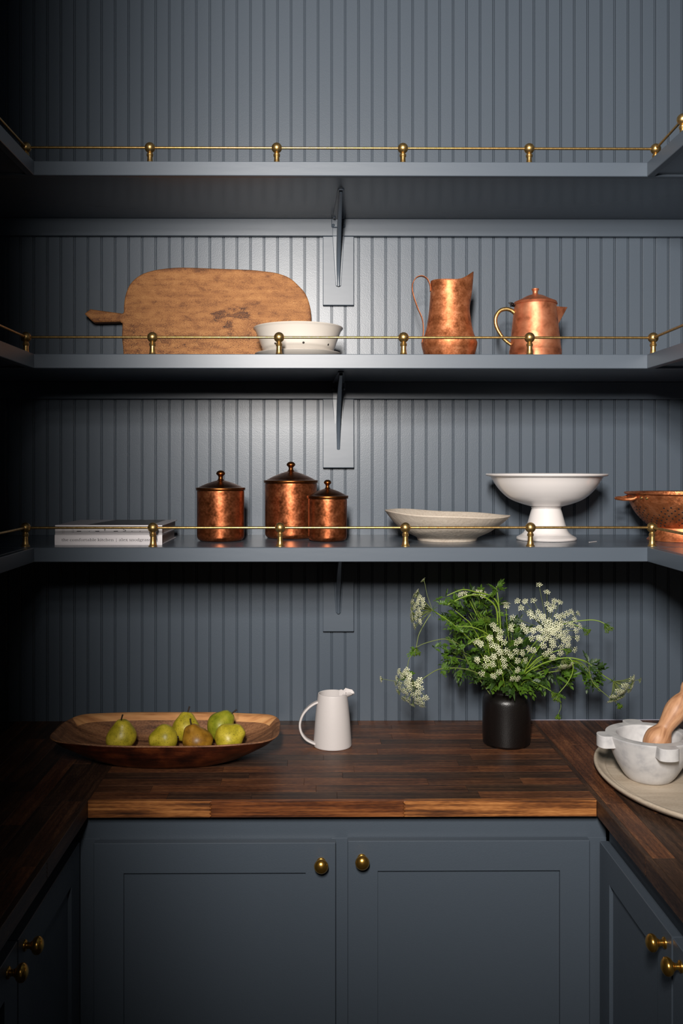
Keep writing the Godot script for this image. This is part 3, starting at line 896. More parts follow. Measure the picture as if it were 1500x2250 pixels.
func shelf_dishes() -> void:
	canister("copper canister with a domed lid standing apart, nearest the two books", Vector3(-0.247, SHELF[2], 0.2), 0.0606, 0.1295, 0.0636, 0.157, 0.181, 0.0115)
	canister("tallest lidded copper canister, partly hidden behind the smallest one", Vector3(-0.0685, SHELF[2], 0.108), 0.0695, 0.147, 0.0727, 0.18, 0.204, 0.0118)
	canister("smallest lidded copper canister, mottled brown, in front of the tallest one", Vector3(0.0285, SHELF[2], 0.212), 0.05, 0.109, 0.0535, 0.136, 0.157, 0.0097)
	# hand-thrown shallow bowl, its rim a little warped
	var t := thing("shallow_bowl", "wide shallow rough cream clay bowl with an uneven rim", "bowl", Vector3(0.338, SHELF[2], 0.192))
	var prof := curve([V(0.0, 0.004), V(0.066, 0.004), V(0.0685, 0.0), V(0.075, 0.0), V(0.0772, 0.006), V(0.083, 0.0105), V(0.113, 0.025), V(0.142, 0.048), V(0.157, 0.064), V(0.1605, 0.0685), V(0.1585, 0.0705), V(0.15, 0.0655), V(0.12, 0.042), V(0.08, 0.021), V(0.0, 0.015)], 4)
	var rows := []
	for q in prof:
		var row := PackedVector3Array()
		var e := smoothstep(0.03, 0.07, q.y)
		for j in 96:
			var a := TAU * j / 96
			row.append(Vector3(cos(a) * q.x * (1.0 + 0.006 * e * sin(3.0 * a)), q.y + e * (-0.0068 * cos(a) + 0.0016 * sin(2.0 * a + 1.0) + 0.001 * sin(5.0 * a)), sin(a) * q.x))
		rows.append(row)
	var b := Builder.new()
	b.grid(rows, true)
	put("dish", b, M.clay, t)
	# footed bowl
	t = thing("compote", "glossy white footed bowl on a flared pedestal", "compote", Vector3(0.5985, SHELF[2], 0.182))
	var c := [V(0, 0.003), V(0.07, 0.003), V(0.0735, 0.0), V(0.0762, 0.001), V(0.0772, 0.004), V(0.0758, 0.0075), V(0.072, 0.0095), V(0.064, 0.014)]
	c.append_array(curve([V(0.064, 0.014), V(0.0555, 0.023), V(0.0485, 0.042), V(0.0425, 0.064), V(0.0372, 0.0825)], 4))
	put("pedestal", turned(c, 72), M.white, t)
	c = [V(0.0365, 0.0825), V(0.0385, 0.0832), V(0.0388, 0.0852), V(0.0372, 0.0865)]
	c.append_array(curve([V(0.0372, 0.0865), V(0.066, 0.0945), V(0.094, 0.1065), V(0.1145, 0.1235), V(0.1285, 0.1405), V(0.138, 0.156), V(0.1435, 0.1643)], 4))
	c.append_array([V(0.1525, 0.166), V(0.155, 0.1678), V(0.156, 0.17), V(0.1552, 0.1722), V(0.1535, 0.173), V(0.138, 0.172)])
	c.append_array(curve([V(0.136, 0.168), V(0.127, 0.15), V(0.106, 0.123), V(0.064, 0.103), V(0.0, 0.096)], 4))
	put("bowl", turned(c, 96), M.white, t)
	# a sliver of white paper left on the shelf
	b = Builder.new()
	b.box(Vector3(-0.0175, 0, -0.0015), Vector3(0.0175, 0.0012, 0.0015), 0.0003)
	t = thing("paper_sliver", "thin sliver of white paper lying between the pedestal bowl and colander", "paper scrap", Vector3(0.6985, SHELF[2], 0.253))
	t.rotation.y = 0.75
	put("strip", b, M.white, t)

func colander() -> void:
	var t := thing("colander", "hammered copper colander on a ring foot, cut off by the frame", "colander", Vector3(0.944, SHELF[2], 0.2))
	put("foot", turned([V(0.074, 0.0), V(0.0835, 0.0), V(0.085, 0.0015), V(0.084, 0.0035), V(0.0795, 0.0075), V(0.0735, 0.02), V(0.072, 0.034), V(0.0705, 0.034), V(0.072, 0.018), V(0.074, 0.006), V(0.074, 0.0)], 64), M.copper, t)
	var prof := [V(0, 0.03)]
	prof.append_array(curve([V(0.05, 0.0305), V(0.072, 0.034), V(0.092, 0.047), V(0.112, 0.069), V(0.126, 0.094), V(0.1335, 0.1185)], 4))
	prof.append_array([V(0.1395, 0.12), V(0.1412, 0.1222), V(0.1405, 0.1245), V(0.138, 0.125), V(0.132, 0.1225)])
	prof.append_array(curve([V(0.131, 0.118), V(0.124, 0.094), V(0.11, 0.07), V(0.09, 0.0485), V(0.05, 0.034), V(0, 0.0335)], 3))
	put("bowl", turned(prof, 96), M.hammered, t)
	var dot := turned([V(0, 0.0005), V(0.0021, 0.0003), V(0.0024, -0.0002)], 8).mesh()
	var tr: Array[Transform3D] = []
	for r in 7:
		var h := 0.043 + 0.007 * r
		var rad := 0.0
		for i in prof.size() - 1:
			if i < 26 and prof[i].y <= h and prof[i + 1].y > h:
				rad = lerpf(prof[i].x, prof[i + 1].x, (h - prof[i].y) / (prof[i + 1].y - prof[i].y))
				break
		for k in 44:
			var a := TAU * (k + 0.5 * (r % 2)) / 44
			var arch := 0.0035 * sin(a * 8.0)
			var up := Vector3(sin(a), -0.75, cos(a)).normalized()
			var side := up.cross(Vector3.UP).normalized()
			tr.append(Transform3D(Basis(side, up, side.cross(up)), Vector3(sin(a) * (rad + arch * 0.85), h + arch, cos(a) * (rad + arch * 0.85))))
	var mm := MultiMesh.new()
	mm.transform_format = MultiMesh.TRANSFORM_3D
	mm.mesh = dot
	mm.instance_count = tr.size()
	for i in tr.size():
		mm.set_instance_transform(i, tr[i])
	var mi := MultiMeshInstance3D.new()
	mi.multimesh = mm
	mi.material_override = M.hole
	mi.name = "drain_holes"
	mi.set_meta("kind", "stuff")
	t.add_child(mi)
	for s in [-1.0, 1.0]:                           # looped handles left and right
		var b := Builder.new()
		b.tube(curve([Vector3(s * 0.128, 0.113, 0.036), Vector3(s * 0.138, 0.108, 0.034), Vector3(s * 0.155, 0.107, 0.026), Vector3(s * 0.165, 0.108, 0.01), Vector3(s * 0.166, 0.1085, -0.01), Vector3(s * 0.155, 0.109, -0.026), Vector3(s * 0.138, 0.109, -0.034), Vector3(s * 0.128, 0.113, -0.036)], 5), 0.0042, 0.0042, 12)
		put("handle", b, M.copper, t)
	for q in [Vector3(-0.122, 0.112, 0.051), Vector3(-0.114, 0.111, 0.0665)]:
		put("rivet", turned([V(0.0045, -0.004), V(0.0045, 0.0), V(0.003, 0.0022), V(0, 0.003)], 14), M.brass, t, q).basis = Basis(Vector3(0.4, 0, 0.9), Vector3(-0.9, -0.1, 0.4), Vector3(0.1, 1, 0))

func text(words: String, font: String, wide: float, high: float) -> ArrayMesh:      # flat raised lettering, wide metres long
	var f := SystemFont.new()
	f.font_names = PackedStringArray([font])
	var tm := TextMesh.new()
	tm.text = words
	tm.font = f
	tm.font_size = 64
	tm.pixel_size = 0.001
	tm.depth = 0.01
	tm.curve_step = 2.0
	var box := tm.get_aabb()
	var s := Vector3(wide / box.size.x, high / box.size.y, 0.02)
	var out := ArrayMesh.new()
	for k in tm.get_surface_count():
		var a := tm.surface_get_arrays(k)
		var v: PackedVector3Array = a[Mesh.ARRAY_VERTEX]
		for i in v.size():
			v[i] = (v[i] - box.position - box.size * 0.5) * s
		a[Mesh.ARRAY_VERTEX] = v
		a[Mesh.ARRAY_TANGENT] = null
		out.add_surface_from_arrays(Mesh.PRIMITIVE_TRIANGLES, a)
	return out

func books() -> void:
	var w := 0.261
	var d := 0.225
	for k in 2:
		var y: float = SHELF[2] + (0.0 if k == 0 else 0.0249)
		var h: float = 0.0245 if k == 0 else 0.0232
		var t := thing("book", "white hardback cookbook lying flat under another, serif title along its spine" if k == 0 else "white hardback lying on top of the cookbook, dark picture on its cover", "book", Vector3(-0.506, y, 0.331 - (0.0 if k == 0 else 0.002)), "books on the bottom shelf")
		t.rotation.y = 0.0 if k == 0 else -0.012
		var hw := w * 0.5
		put("pages", box_of(Vector3(-hw + 0.005, 0.0024, -d + 0.005), Vector3(hw - 0.005, h - 0.0024, -0.004)), M.pages, t)
		put("back_cover", box_of(Vector3(-hw, 0, -d), Vector3(hw, 0.0023, -0.001), 0.0005), M.cover, t)
		put("front_cover", box_of(Vector3(-hw, h - 0.0023, -d), Vector3(hw, h, -0.001), 0.0005), M.cover, t)
		var sp := Builder.new()                     # rounded spine
		var rows := []
		for i in 9:
			var s := i / 8.0
			var z := 0.0006 * sin(PI * s)
			rows.append(PackedVector3Array([Vector3(-hw, h * s, z - 0.0015), Vector3(-hw, h * s, z), Vector3(hw, h * s, z), Vector3(hw, h * s, z - 0.0015)]))
		sp.grid(rows, true)
		var spine := put("spine", sp, M.paper, t)
		if k == 0:
			put("lettering", text("the comfortable kitchen | alex snodgrass", "Droid Serif", 0.2165, 0.0088), M.ink, spine, Vector3(-0.0055, 0.0118, 0.00062))
			put("emblem", box_of(Vector3(-0.0004, -0.004, 0), Vector3(0.0004, 0.004, 0.0002)), M.ink, spine, Vector3(0.119, 0.0118, 0.00055))
		else:
			var b := Builder.new()                  # what shows of a widely spaced title below the rail
			for q in [[-0.0722, 0.011], [-0.0275, 0.0095], [0.0175, 0.0105]]:
				b.box(Vector3(q[0] - q[1] * 0.5, 0.0075, 0), Vector3(q[0] + q[1] * 0.5, 0.0092, 0.0002))
			for q in [-0.047, 0.057, 0.0765]:
				b.box(Vector3(q - 0.0008, 0.0075, 0), Vector3(q + 0.0008, 0.009, 0.0002))
			for q in [[-0.109, 0.0], [-0.113, 0.0], [-0.0888, 0.002], [-0.0855, 0.002]]:
				for j in 5:
					b.box(Vector3(q[0] - 0.0004, 0.003 + q[1] + 0.003 * j, 0), Vector3(q[0] + 0.0004, 0.0046 + q[1] + 0.003 * j, 0.0002))
			put("title_mark", b, M.ink, spine, Vector3(0, 0, 0.0005))
			put("title_letter", text("Y", "Droid Sans", 0.008, 0.008), M.ink, spine, Vector3(-0.009, 0.0128, 0.0006))
			put("title_letter", text("S", "Droid Sans", 0.0075, 0.008), M.ink, spine, Vector3(0.0385, 0.0118, 0.0006))
			var pic := Builder.new()
			pic.slab(PackedVector2Array([V(-0.055, 0.012), V(hw - 0.03, 0.012), V(hw - 0.03, d - 0.01), V(-0.03, d - 0.01)]), 0, 0.0003)
			var o := put("cover_picture", pic, M.photo, t, Vector3(0, h + 0.0003, 0))
			o.rotation.x = -PI / 2

# ---------------------------------------------------------------- things on the worktop
func oval(b: Builder, levels: Array, from := 0.0, to := TAU, seg := 96) -> void:        # levels: half length, half width, height, squareness, height added at the two ends
	var rows := []
	for l in levels:
		var row := PackedVector3Array()
		for j in seg:
			var a := lerpf(from, to, float(j) / (seg if to - from > 6.0 else seg - 1))
			var c := cos(a)
			var s := sin(a)
			var e: float = 2.0 / l[3]
			var sh: float = l[5] if l.size() > 5 else 0.0
			var px: float = signf(c) * pow(absf(c), e)
			var pz: float = signf(s) * pow(absf(s), e)
			var wave := 0.0012 * sin(3.0 * a + 0.7) + 0.0008 * sin(7.0 * a)
			row.append(Vector3(px * l[0] * (1.0 + 0.008 * sin(5.0 * a)), l[2] + l[4] * px * px + wave * clampf(l[2] * 20.0, 0.0, 1.0), pz * l[1] * (1.0 + 0.01 * sin(2.0 * a + 1.0)) + sh))
		rows.append(row)
	b.grid(rows, to - from > 6.0)

func dough_bowl() -> void:
	var t := thing("dough_bowl", "long carved wooden dough bowl holding six pears", "dough bowl", Vector3(-0.362, TOP, 0.312))
	var b := Builder.new()
	oval(b, [[0.0, 0.0, 0.001, 2.6, 0.0], [0.13, 0.085, 0.0, 2.6, 0.0], [0.15, 0.095, 0.002, 2.7, 0.0], [0.185, 0.109, 0.013, 2.8, 0.0], [0.22, 0.122, 0.03, 3.0, 0.0], [0.25, 0.133, 0.049, 3.7, 0.0], [0.27, 0.1405, 0.0645, 4.2, 0.003], [0.2725, 0.1418, 0.067, 4.2, 0.003]])
	put("outside", b, M.bowlout, t)
	b = Builder.new()
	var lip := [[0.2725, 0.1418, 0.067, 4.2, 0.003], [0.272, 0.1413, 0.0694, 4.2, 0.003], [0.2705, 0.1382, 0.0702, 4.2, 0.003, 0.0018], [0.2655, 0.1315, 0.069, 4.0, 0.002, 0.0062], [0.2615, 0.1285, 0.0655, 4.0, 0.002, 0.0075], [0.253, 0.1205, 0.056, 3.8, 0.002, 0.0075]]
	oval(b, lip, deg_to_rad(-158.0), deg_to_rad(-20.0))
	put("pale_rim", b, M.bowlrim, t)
	b = Builder.new()
	oval(b, lip, deg_to_rad(-20.0), deg_to_rad(202.0))
	put("rim", b, M.bowlin, t)
	b = Builder.new()
	oval(b, [[0.253, 0.1205, 0.056, 3.8, 0.002, 0.0075], [0.234, 0.112, 0.045, 3.3, 0.0, 0.006], [0.205, 0.1, 0.032, 2.8, 0.0, 0.003], [0.175, 0.092, 0.021, 2.6, 0.0, 0.0], [0.13, 0.07, 0.0155, 2.4, 0.0, 0.0], [0.06, 0.035, 0.014, 2.2, 0.0, 0.0], [0.0, 0.0, 0.014, 2.0, 0.0, 0.0]])
	put("inside", b, M.bowlin, t)

func pear(label: String, at: Vector3, lean: Vector3, turn: float, size: float, m: Material, stem := true, seed_at := 0.0, fat := 1.0) -> void:
	var t := thing("pear", label, "pear", at, "pears in the dough bowl")
	var up := lean.normalized()
	var side := up.cross(Vector3(sin(turn), 0.13, cos(turn))).normalized()
	t.basis = Basis(side, up, side.cross(up))
	var prof := curve([V(0.0, -0.0325), V(0.006, -0.0335), V(0.013, -0.0345), V(0.0245, -0.0275), V(0.0335, -0.013), V(0.0345, 0.002), V(0.0295, 0.0165), V(0.0215, 0.0295), V(0.0165, 0.0385), V(0.0105, 0.0445), V(0.004, 0.0455), V(0.0, 0.0445)], 3)
	var rows := []
	for q in prof:
		var row := PackedVector3Array()
		for j in 36:
			var a := TAU * j / 36
			var k := 1.0 + 0.03 * sin(2.0 * a + seed_at * 3.0) + 0.015 * sin(3.0 * a + q.y * 60.0 + seed_at)
			row.append(Vector3(cos(a) * q.x * k * fat + 0.0035 * sin(q.y * 40.0 + seed_at), q.y * (0.86 if q.y > 0.0 else 0.95), sin(a) * q.x * k * fat) * size)
		rows.append(row)
	var b := Builder.new()
	b.grid(rows, true)
	put("flesh", b, m, t)
	if stem:
		b = Builder.new()
		b.tube(curve([Vector3(0, 0.036, 0) * size, Vector3(0.001, 0.044, 0.001) * size, Vector3(0.0035, 0.053, 0.001) * size], 4), 0.0016, 0.0021, 8)
		put("stem", b, M.twig, t)
	b = Builder.new()
	b.lathe([V(0.0035, -0.0322), V(0.0042, -0.0352), V(0.002, -0.0338), V(0, -0.033)], 9)
	put("calyx", b, M.twig, t)

func pears() -> void:
	pear("pear sitting alone at the emptier end of the bowl, upright with its stem", Vector3(-0.4795, 0.974, 0.315), Vector3(0.04, 1, 0.1), 0.3, 1.03, M.pear, true, 0.4)
	pear("low pear lying on its side, dark blossom end turned toward the other pears", Vector3(-0.372, 0.9695, 0.325), Vector3(-1, -0.02, 0.35), 0.0, 0.94, M.pear, false, 1.3)
	pear("yellow-green pear standing behind the brownish pear", Vector3(-0.327, 0.9815, 0.272), Vector3(0.1, 1, -0.25), 1.0, 0.98, M.pear, true, 2.0)
	pear("brownish golden pear leaning in front, short stem upright", Vector3(-0.2895, 0.9735, 0.345), Vector3(-0.36, 0.9, -0.1), 0.0, 1.0, M.pearbrown, true, 2.9)
	pear("greenest pear at the back with its stem tipped toward the jug", Vector3(-0.237, 0.987, 0.278), Vector3(0.62, 0.75, -0.1), 0.5, 1.04, M.peargreen, true, 3.6)
	pear("yellow pear nearest the jug, lying with its neck up against the bowl side", Vector3(-0.2095, 0.9735, 0.338), Vector3(0.75, 0.6, -0.1), 0.0, 1.02, M.pear, false, 4.4)

func white_jug() -> void:
	var t := thing("white_jug", "matte white tapered jug with a looped strap handle and folded beak spout", "jug", Vector3(0.041, TOP, 0.226))
	var c := [V(0, 0.002), V(0.044, 0.002), V(0.0458, 0.0), V(0.0482, 0.0008), V(0.0488, 0.003)]
	c.append_array(curve([V(0.0488, 0.003), V(0.047, 0.03), V(0.0442, 0.07), V(0.0405, 0.106), V(0.0372, 0.1315)], 4))
	c.append_array([V(0.0366, 0.1332), V(0.035, 0.1337), V(0.0338, 0.1325), V(0.0355, 0.1085), V(0.0408, 0.06), V(0.044, 0.012), V(0, 0.01)])
	put("body", turned(c, 80), M.matte, t)
	var b := Builder.new()
	b.strap(curve([Vector3(-0.033, 0.1135, 0.005), Vector3(-0.0475, 0.108, 0.006), Vector3(-0.063, 0.097, 0.008), Vector3(-0.0765, 0.08, 0.009), Vector3(-0.083, 0.058, 0.009), Vector3(-0.08, 0.0375, 0.0095), Vector3(-0.0685, 0.0205, 0.01), Vector3(-0.053, 0.0115, 0.0115), Vector3(-0.0395, 0.007, 0.013)], 6), Vector3(0.0, 0.0, 0.0155), 0.0062, 0.0014)
	put("handle", b, M.matte, t)
	b = Builder.new()                               # beak spout: an open trough with crumpled sides
	var rows := []
	for i in 8:
		var s := i / 7.0
		var x := lerpf(0.017, 0.0555, s)
		var w := lerpf(0.0195, 0.0062, pow(s, 0.8))
		var top := lerpf(0.134, 0.1405, smoothstep(0.0, 0.6, s)) - 0.0065 * smoothstep(0.62, 1.0, s)
		var low := lerpf(0.117, 0.131, pow(s, 1.3))
		var jag := 0.0022 * sin(s * 17.0)
		rows.append(PackedVector3Array([Vector3(x, top + jag + 0.003, -w), Vector3(x, lerpf(low, top, 0.4), -w * 0.82), Vector3(x, low, -w * 0.3), Vector3(x, low, w * 0.3), Vector3(x, lerpf(low, top, 0.4), w * 0.82), Vector3(x, top - jag - 0.003, w), Vector3(x, top - jag - 0.0034, w - 0.0026), Vector3(x, lerpf(low, top, 0.45), w * 0.72 - 0.002), Vector3(x, low + 0.003, w * 0.2), Vector3(x, low + 0.003, -w * 0.2), Vector3(x, lerpf(low, top, 0.45), -w * 0.72 + 0.002), Vector3(x, top + jag + 0.0026, -w + 0.0026)]))
	b.grid(rows, true)
	var end := []
	for q in rows[7]:
		end.append(q)
	put("spout", b, M.matte, t)

func flower_jar() -> void:
	var t := thing("stoneware_jar", "black-brown glazed stoneware jar holding the bouquet of white lace flowers", "jar", Vector3(0.488, TOP, 0.212))
	var c := [V(0, 0.003), V(0.05, 0.003), V(0.0525, 0.0), V(0.0565, 0.001), V(0.0595, 0.006)]
	c.append_array(curve([V(0.0595, 0.006), V(0.0607, 0.03), V(0.061, 0.08), V(0.0608, 0.108), V(0.0585, 0.1185), V(0.0525, 0.1265), V(0.0455, 0.131), V(0.0425, 0.1335), V(0.042, 0.138)], 4))
	c.append_array([V(0.0448, 0.1395), V(0.0455, 0.142), V(0.044, 0.1442), V(0.0405, 0.144), V(0.0392, 0.14), V(0.0395, 0.134), V(0.054, 0.112), V(0.056, 0.02), V(0, 0.012)])
	put("jar_body", turned(c, 80), M.jar, t)

func mortar() -> void:
	var p := thing("round_platter", "large pale wooden platter with a stepped rim under the marble mortar", "platter", Vector3(0.859, TOP, 0.516))
	var b := Builder.new()
	var prof := [[0.0, 0.001], [0.78, 0.001], [0.83, 0.0], [0.9, 0.003], [0.965, 0.0095], [0.992, 0.0155], [1.0, 0.0195], [0.996, 0.0228], [0.982, 0.024], [0.965, 0.0225], [0.935, 0.0165], [0.905, 0.0138], [0.898, 0.0146], [0.885, 0.0142], [0.878, 0.0118], [0.87, 0.0125], [0.84, 0.0108], [0.5, 0.0102], [0.0, 0.01]]
	var rows := []
	for q in prof:
		var row := PackedVector3Array()
		for j in 128:
			var a := TAU * j / 128
			row.append(Vector3(cos(a) * 0.22 * q[0], q[1], sin(a) * 0.306 * q[0]))
		rows.append(row)
	b.grid(rows, true)
	put("plate", b, M.platter, p)
	var at := Vector3(0.748, TOP + 0.0102, 0.509)
	var t := thing("marble_mortar", "pale marble mortar with four rim lugs standing on the platter", "mortar", at)
	var c := [V(0, 0), V(0.041, 0), V(0.0455, 0.001), V(0.0495, 0.0045)]
	c.append_array(curve([V(0.0495, 0.0045), V(0.0585, 0.0155), V(0.0755, 0.045), V(0.0868, 0.075), V(0.0952, 0.0995)], 4))
	c.append_array([V(0.0948, 0.1008), V(0.0935, 0.1014), V(0.073, 0.1012), V(0.0715, 0.1004)])
	c.append_array(curve([V(0.0705, 0.0985), V(0.066, 0.08), V(0.054, 0.052), V(0.03, 0.03), V(0.0, 0.025)], 4))
	put("bowl", turned(c, 96), M.marble, t)
	for k in 4:
		var l := Builder.new()
		var poly := PackedVector2Array([V(-0.0215, 0.088)])
		poly.append(V(-0.0215, 0.106))
		for i in range(1, 12):
			var a := PI - PI * i / 12.0
			poly.append(V(0.0215 * cos(a), 0.106 + 0.0125 * sin(a)))
		poly.append(V(0.0215, 0.106))
		poly.append(V(0.0215, 0.088))
		poly.append(V(0.019, 0.0745))
		poly.append(V(-0.019, 0.0745))
		l.slab(poly, -0.0265, 0.0003, 0.0008)
		var o := put("lug", l, M.marble, t, Vector3(0, 0.1012, 0))
		o.basis = Basis(Vector3.UP, PI / 2 * k + 0.03) * Basis(Vector3(1, 0, 0), Vector3(0, 0, 1), Vector3(0, 1, 0))
	var s := thing("pestle", "turned pale wood pestle resting inside the marble mortar", "pestle", Vector3(0.7625, TOP + 0.1, 0.518))
	var ax := Vector3(0.57, 0.815, -0.1).normalized()
	var sd := ax.cross(Vector3.BACK).normalized()
	s.basis = Basis(ax, sd, ax.cross(sd))
	var pb := Builder.new()
	pb.lathe(curve([V(0.0, -0.037), V(0.012, -0.034), V(0.024, -0.021), V(0.0285, -0.004), V(0.0275, 0.011), V(0.02, 0.0255), V(0.0175, 0.034), V(0.0195, 0.048), V(0.0238, 0.07), V(0.0238, 0.088), V(0.0185, 0.107), V(0.0142, 0.116), V(0.0145, 0.122), V(0.0185, 0.131), V(0.0195, 0.141), V(0.014, 0.151), V(0.0, 0.155)], 4), 48, Vector3.ZERO, Basis(Vector3(0, 1, 0), Vector3(1, 0, 0), Vector3(0, 0, -1)))
	put("shaft", pb, M.pestle, s)

# ---------------------------------------------------------------- the bouquet
func blade(b: Builder, at: Vector3, dir: Vector3, face: Vector3, long: float, wide: float, droop: float) -> void:    # one leaf: a folded lance that bends down
	var rows := []
	var p := at
	var d := dir.normalized()
	var n := 5
	for i in n + 1:
		var s := float(i) / n
		var w := wide * 0.5 * sin(PI * pow(lerpf(0.06, 1.0, s), 0.75)) + 0.0002
		var sd := d.cross(face).normalized()
		var u := sd.cross(d)
		rows.append(PackedVector3Array([p - sd * w + u * w * 0.35, p, p + sd * w + u * w * 0.35]))
		p += d * long / n
		d = (d + Vector3(0, -droop, 0) / n).normalized()
	b.grid(rows, false)

func frond(b: Builder, at: Vector3, dir: Vector3, long: float, lobes: int, wide: float) -> void:   # a cut leaf: leaflets in pairs along a midrib
	var d := dir.normalized()
	var face := Vector3(rng.randf_range(-0.5, 0.5), rng.randf_range(0.3, 1.0), rng.randf_range(0.2, 1.0)).normalized()
	var sd := d.cross(face).normalized()
	var tip := at + d * long + Vector3(0, -0.15 * long, 0)
	b.tube([at, at.lerp(tip, 0.5) + face * long * 0.08, tip], 0.0007, 0.0004, 4)
	for i in lobes:
		var s := 0.25 + 0.7 * i / lobes
		var q := at.lerp(tip, s) + face * long * 0.08 * (1.0 - absf(2.0 * s - 1.0))
		for sg in [-1.0, 1.0]:
			blade(b, q, d * 0.75 + sd * sg * rng.randf_range(0.5, 1.0) + face * 0.15, face, long * rng.randf_range(0.38, 0.58) * (1.15 - 0.5 * s), wide * rng.randf_range(0.8, 1.2), 0.35)
	blade(b, tip, d, face, long * 0.4, wide, 0.3)

func floret(b: Builder, at: Vector3, up: Vector3, size: float) -> void:      # five tiny petals round a centre
	var sd := up.cross(Vector3(0.31, 0.87, 0.39)).normalized()
	var w := sd.cross(up)
	var a0 := rng.randf() * TAU
	for k in 5:
		var a := a0 + TAU * k / 5
		var d := sd * cos(a) + w * sin(a)
		var e := up.cross(d)
		b.flat([at, at + d * size * 0.6 + e * size * 0.42 + up * size * 0.12, at + d * size * 1.05 + up * size * 0.22, at + d * size * 0.6 - e * size * 0.42 + up * size * 0.12], up)

func umbel(parent: Node3D, node: Vector3, dir: Vector3, ray: float, radius: float, count: int, dense: float, extra: Array) -> void:
	var up := dir.normalized()
	var sd := up.cross(Vector3(0.1, 0.9, 0.42)).normalized()
	var w := sd.cross(up)
	var rays := Builder.new()
	var fl := Builder.new()
	var spots := []
	for i in count:
		var r := radius * pow((i + 0.5) / count, dense)
		var a := i * 2.39996 + rng.randf_range(-0.25, 0.25)
		spots.append(node + up * (ray - r * r / radius * 0.25 + rng.randf_range(-0.004, 0.004)) + (sd * cos(a) + w * sin(a)) * r)
	spots.append_array(extra)
	for e in spots:
		var out: Vector3 = (e - node).normalized()
		rays.tube([node, node.lerp(e, 0.5) + up * 0.003, e], 0.0007, 0.0005, 4)
		var ru := (out + up * 0.8).normalized()
		var s2 := ru.cross(Vector3(0.7, 0.2, 0.6)).normalized()
		var w2 := s2.cross(ru)
		var m := rng.randi_range(13, 19)
		for k in m:
			var q := 0.0085 * sqrt((k + 0.3) / m)
			var a := k * 2.39996
			var f: Vector3 = e + ru * (0.006 - q * q * 25.0) + (s2 * cos(a) + w2 * sin(a)) * q
			rays.tube([e, f], 0.00035, 0.0003, 3, 1.0, false)
			floret(fl, f, (ru + (f - e).normalized() * 0.5).normalized(), rng.randf_range(0.0013, 0.0019))
	var h := put("flower_head", rays, M.stempale, parent)
	put("florets", fl, M.petal, h).set_meta("kind", "stuff")
	var br := Builder.new()                         # feathery bracts under the head
	for k in 9:
		var a := TAU * k / 9
		blade(br, node, (sd * cos(a) + w * sin(a)) - up * 0.35, up, ray * 0.5, 0.0014, 0.1)
	put("bracts", br, M.leaf, h)

func bud(parent: Node3D, node: Vector3, dir: Vector3, size: float) -> void:      # a green head still closed, with drooping bracts
	var up := dir.normalized()
	var sd := up.cross(Vector3(0.2, 0.1, 0.9)).normalized()
	var w := sd.cross(up)
	var b := Builder.new()
	for i in 16:
		var r := size * 0.55 * sqrt((i + 0.5) / 16.0)
		var a := i * 2.39996
		var e := node + up * size * rng.randf_range(0.7, 1.0) + (sd * cos(a) + w * sin(a)) * r
		b.tube([node, e], 0.0005, 0.0006, 4, 1.0, false)
		for k in 5:
			var q := e + Vector3(rng.randf_range(-1, 1), rng.randf_range(-1, 1), rng.randf_range(-1, 1)) * 0.0018
			b.lathe([V(0, -0.0012), V(0.0012, 0), V(0, 0.0012)], 5, q)
	var h := put("bud", b, M.bud, parent)
	b = Builder.new()
	for k in 14:
		var a := TAU * k / 14 + rng.randf() * 0.3
		blade(b, node, (sd * cos(a) + w * sin(a)) + up * rng.randf_range(-0.1, 1.0), up, size * rng.randf_range(0.6, 1.1), 0.0018, 0.25)
	put("bracts", b, M.leaf, h)

func stalk(label: String, path: Array, thick: float, pale := false) -> Node3D:
	var t := thing("flower_stem", label, "flower", path[0], "flowers and stems in the jar")
	var q := []
	for p in path:
		q.append(p - path[0])
	var b := Builder.new()
	b.tube(curve(q, 6), thick, thick * 0.6, 8)
	put("stem", b, M.stempale if pale else M.stemgreen, t)
	return t

func sprays(t: Node3D, list: Array, long: float, m: String, wide := 0.0035) -> void:     # cut leaves at points of a stem
	var b := Builder.new()
	for e in list:
		for k in 3:
			frond(b, e - t.position, Vector3(rng.randf_range(-1, 1), rng.randf_range(-0.5, 0.9), rng.randf_range(-0.3, 1.0)), long * rng.randf_range(0.7, 1.2), 3, wide)
	put("leaf_spray", b, M[m], t).set_meta("kind", "stuff")

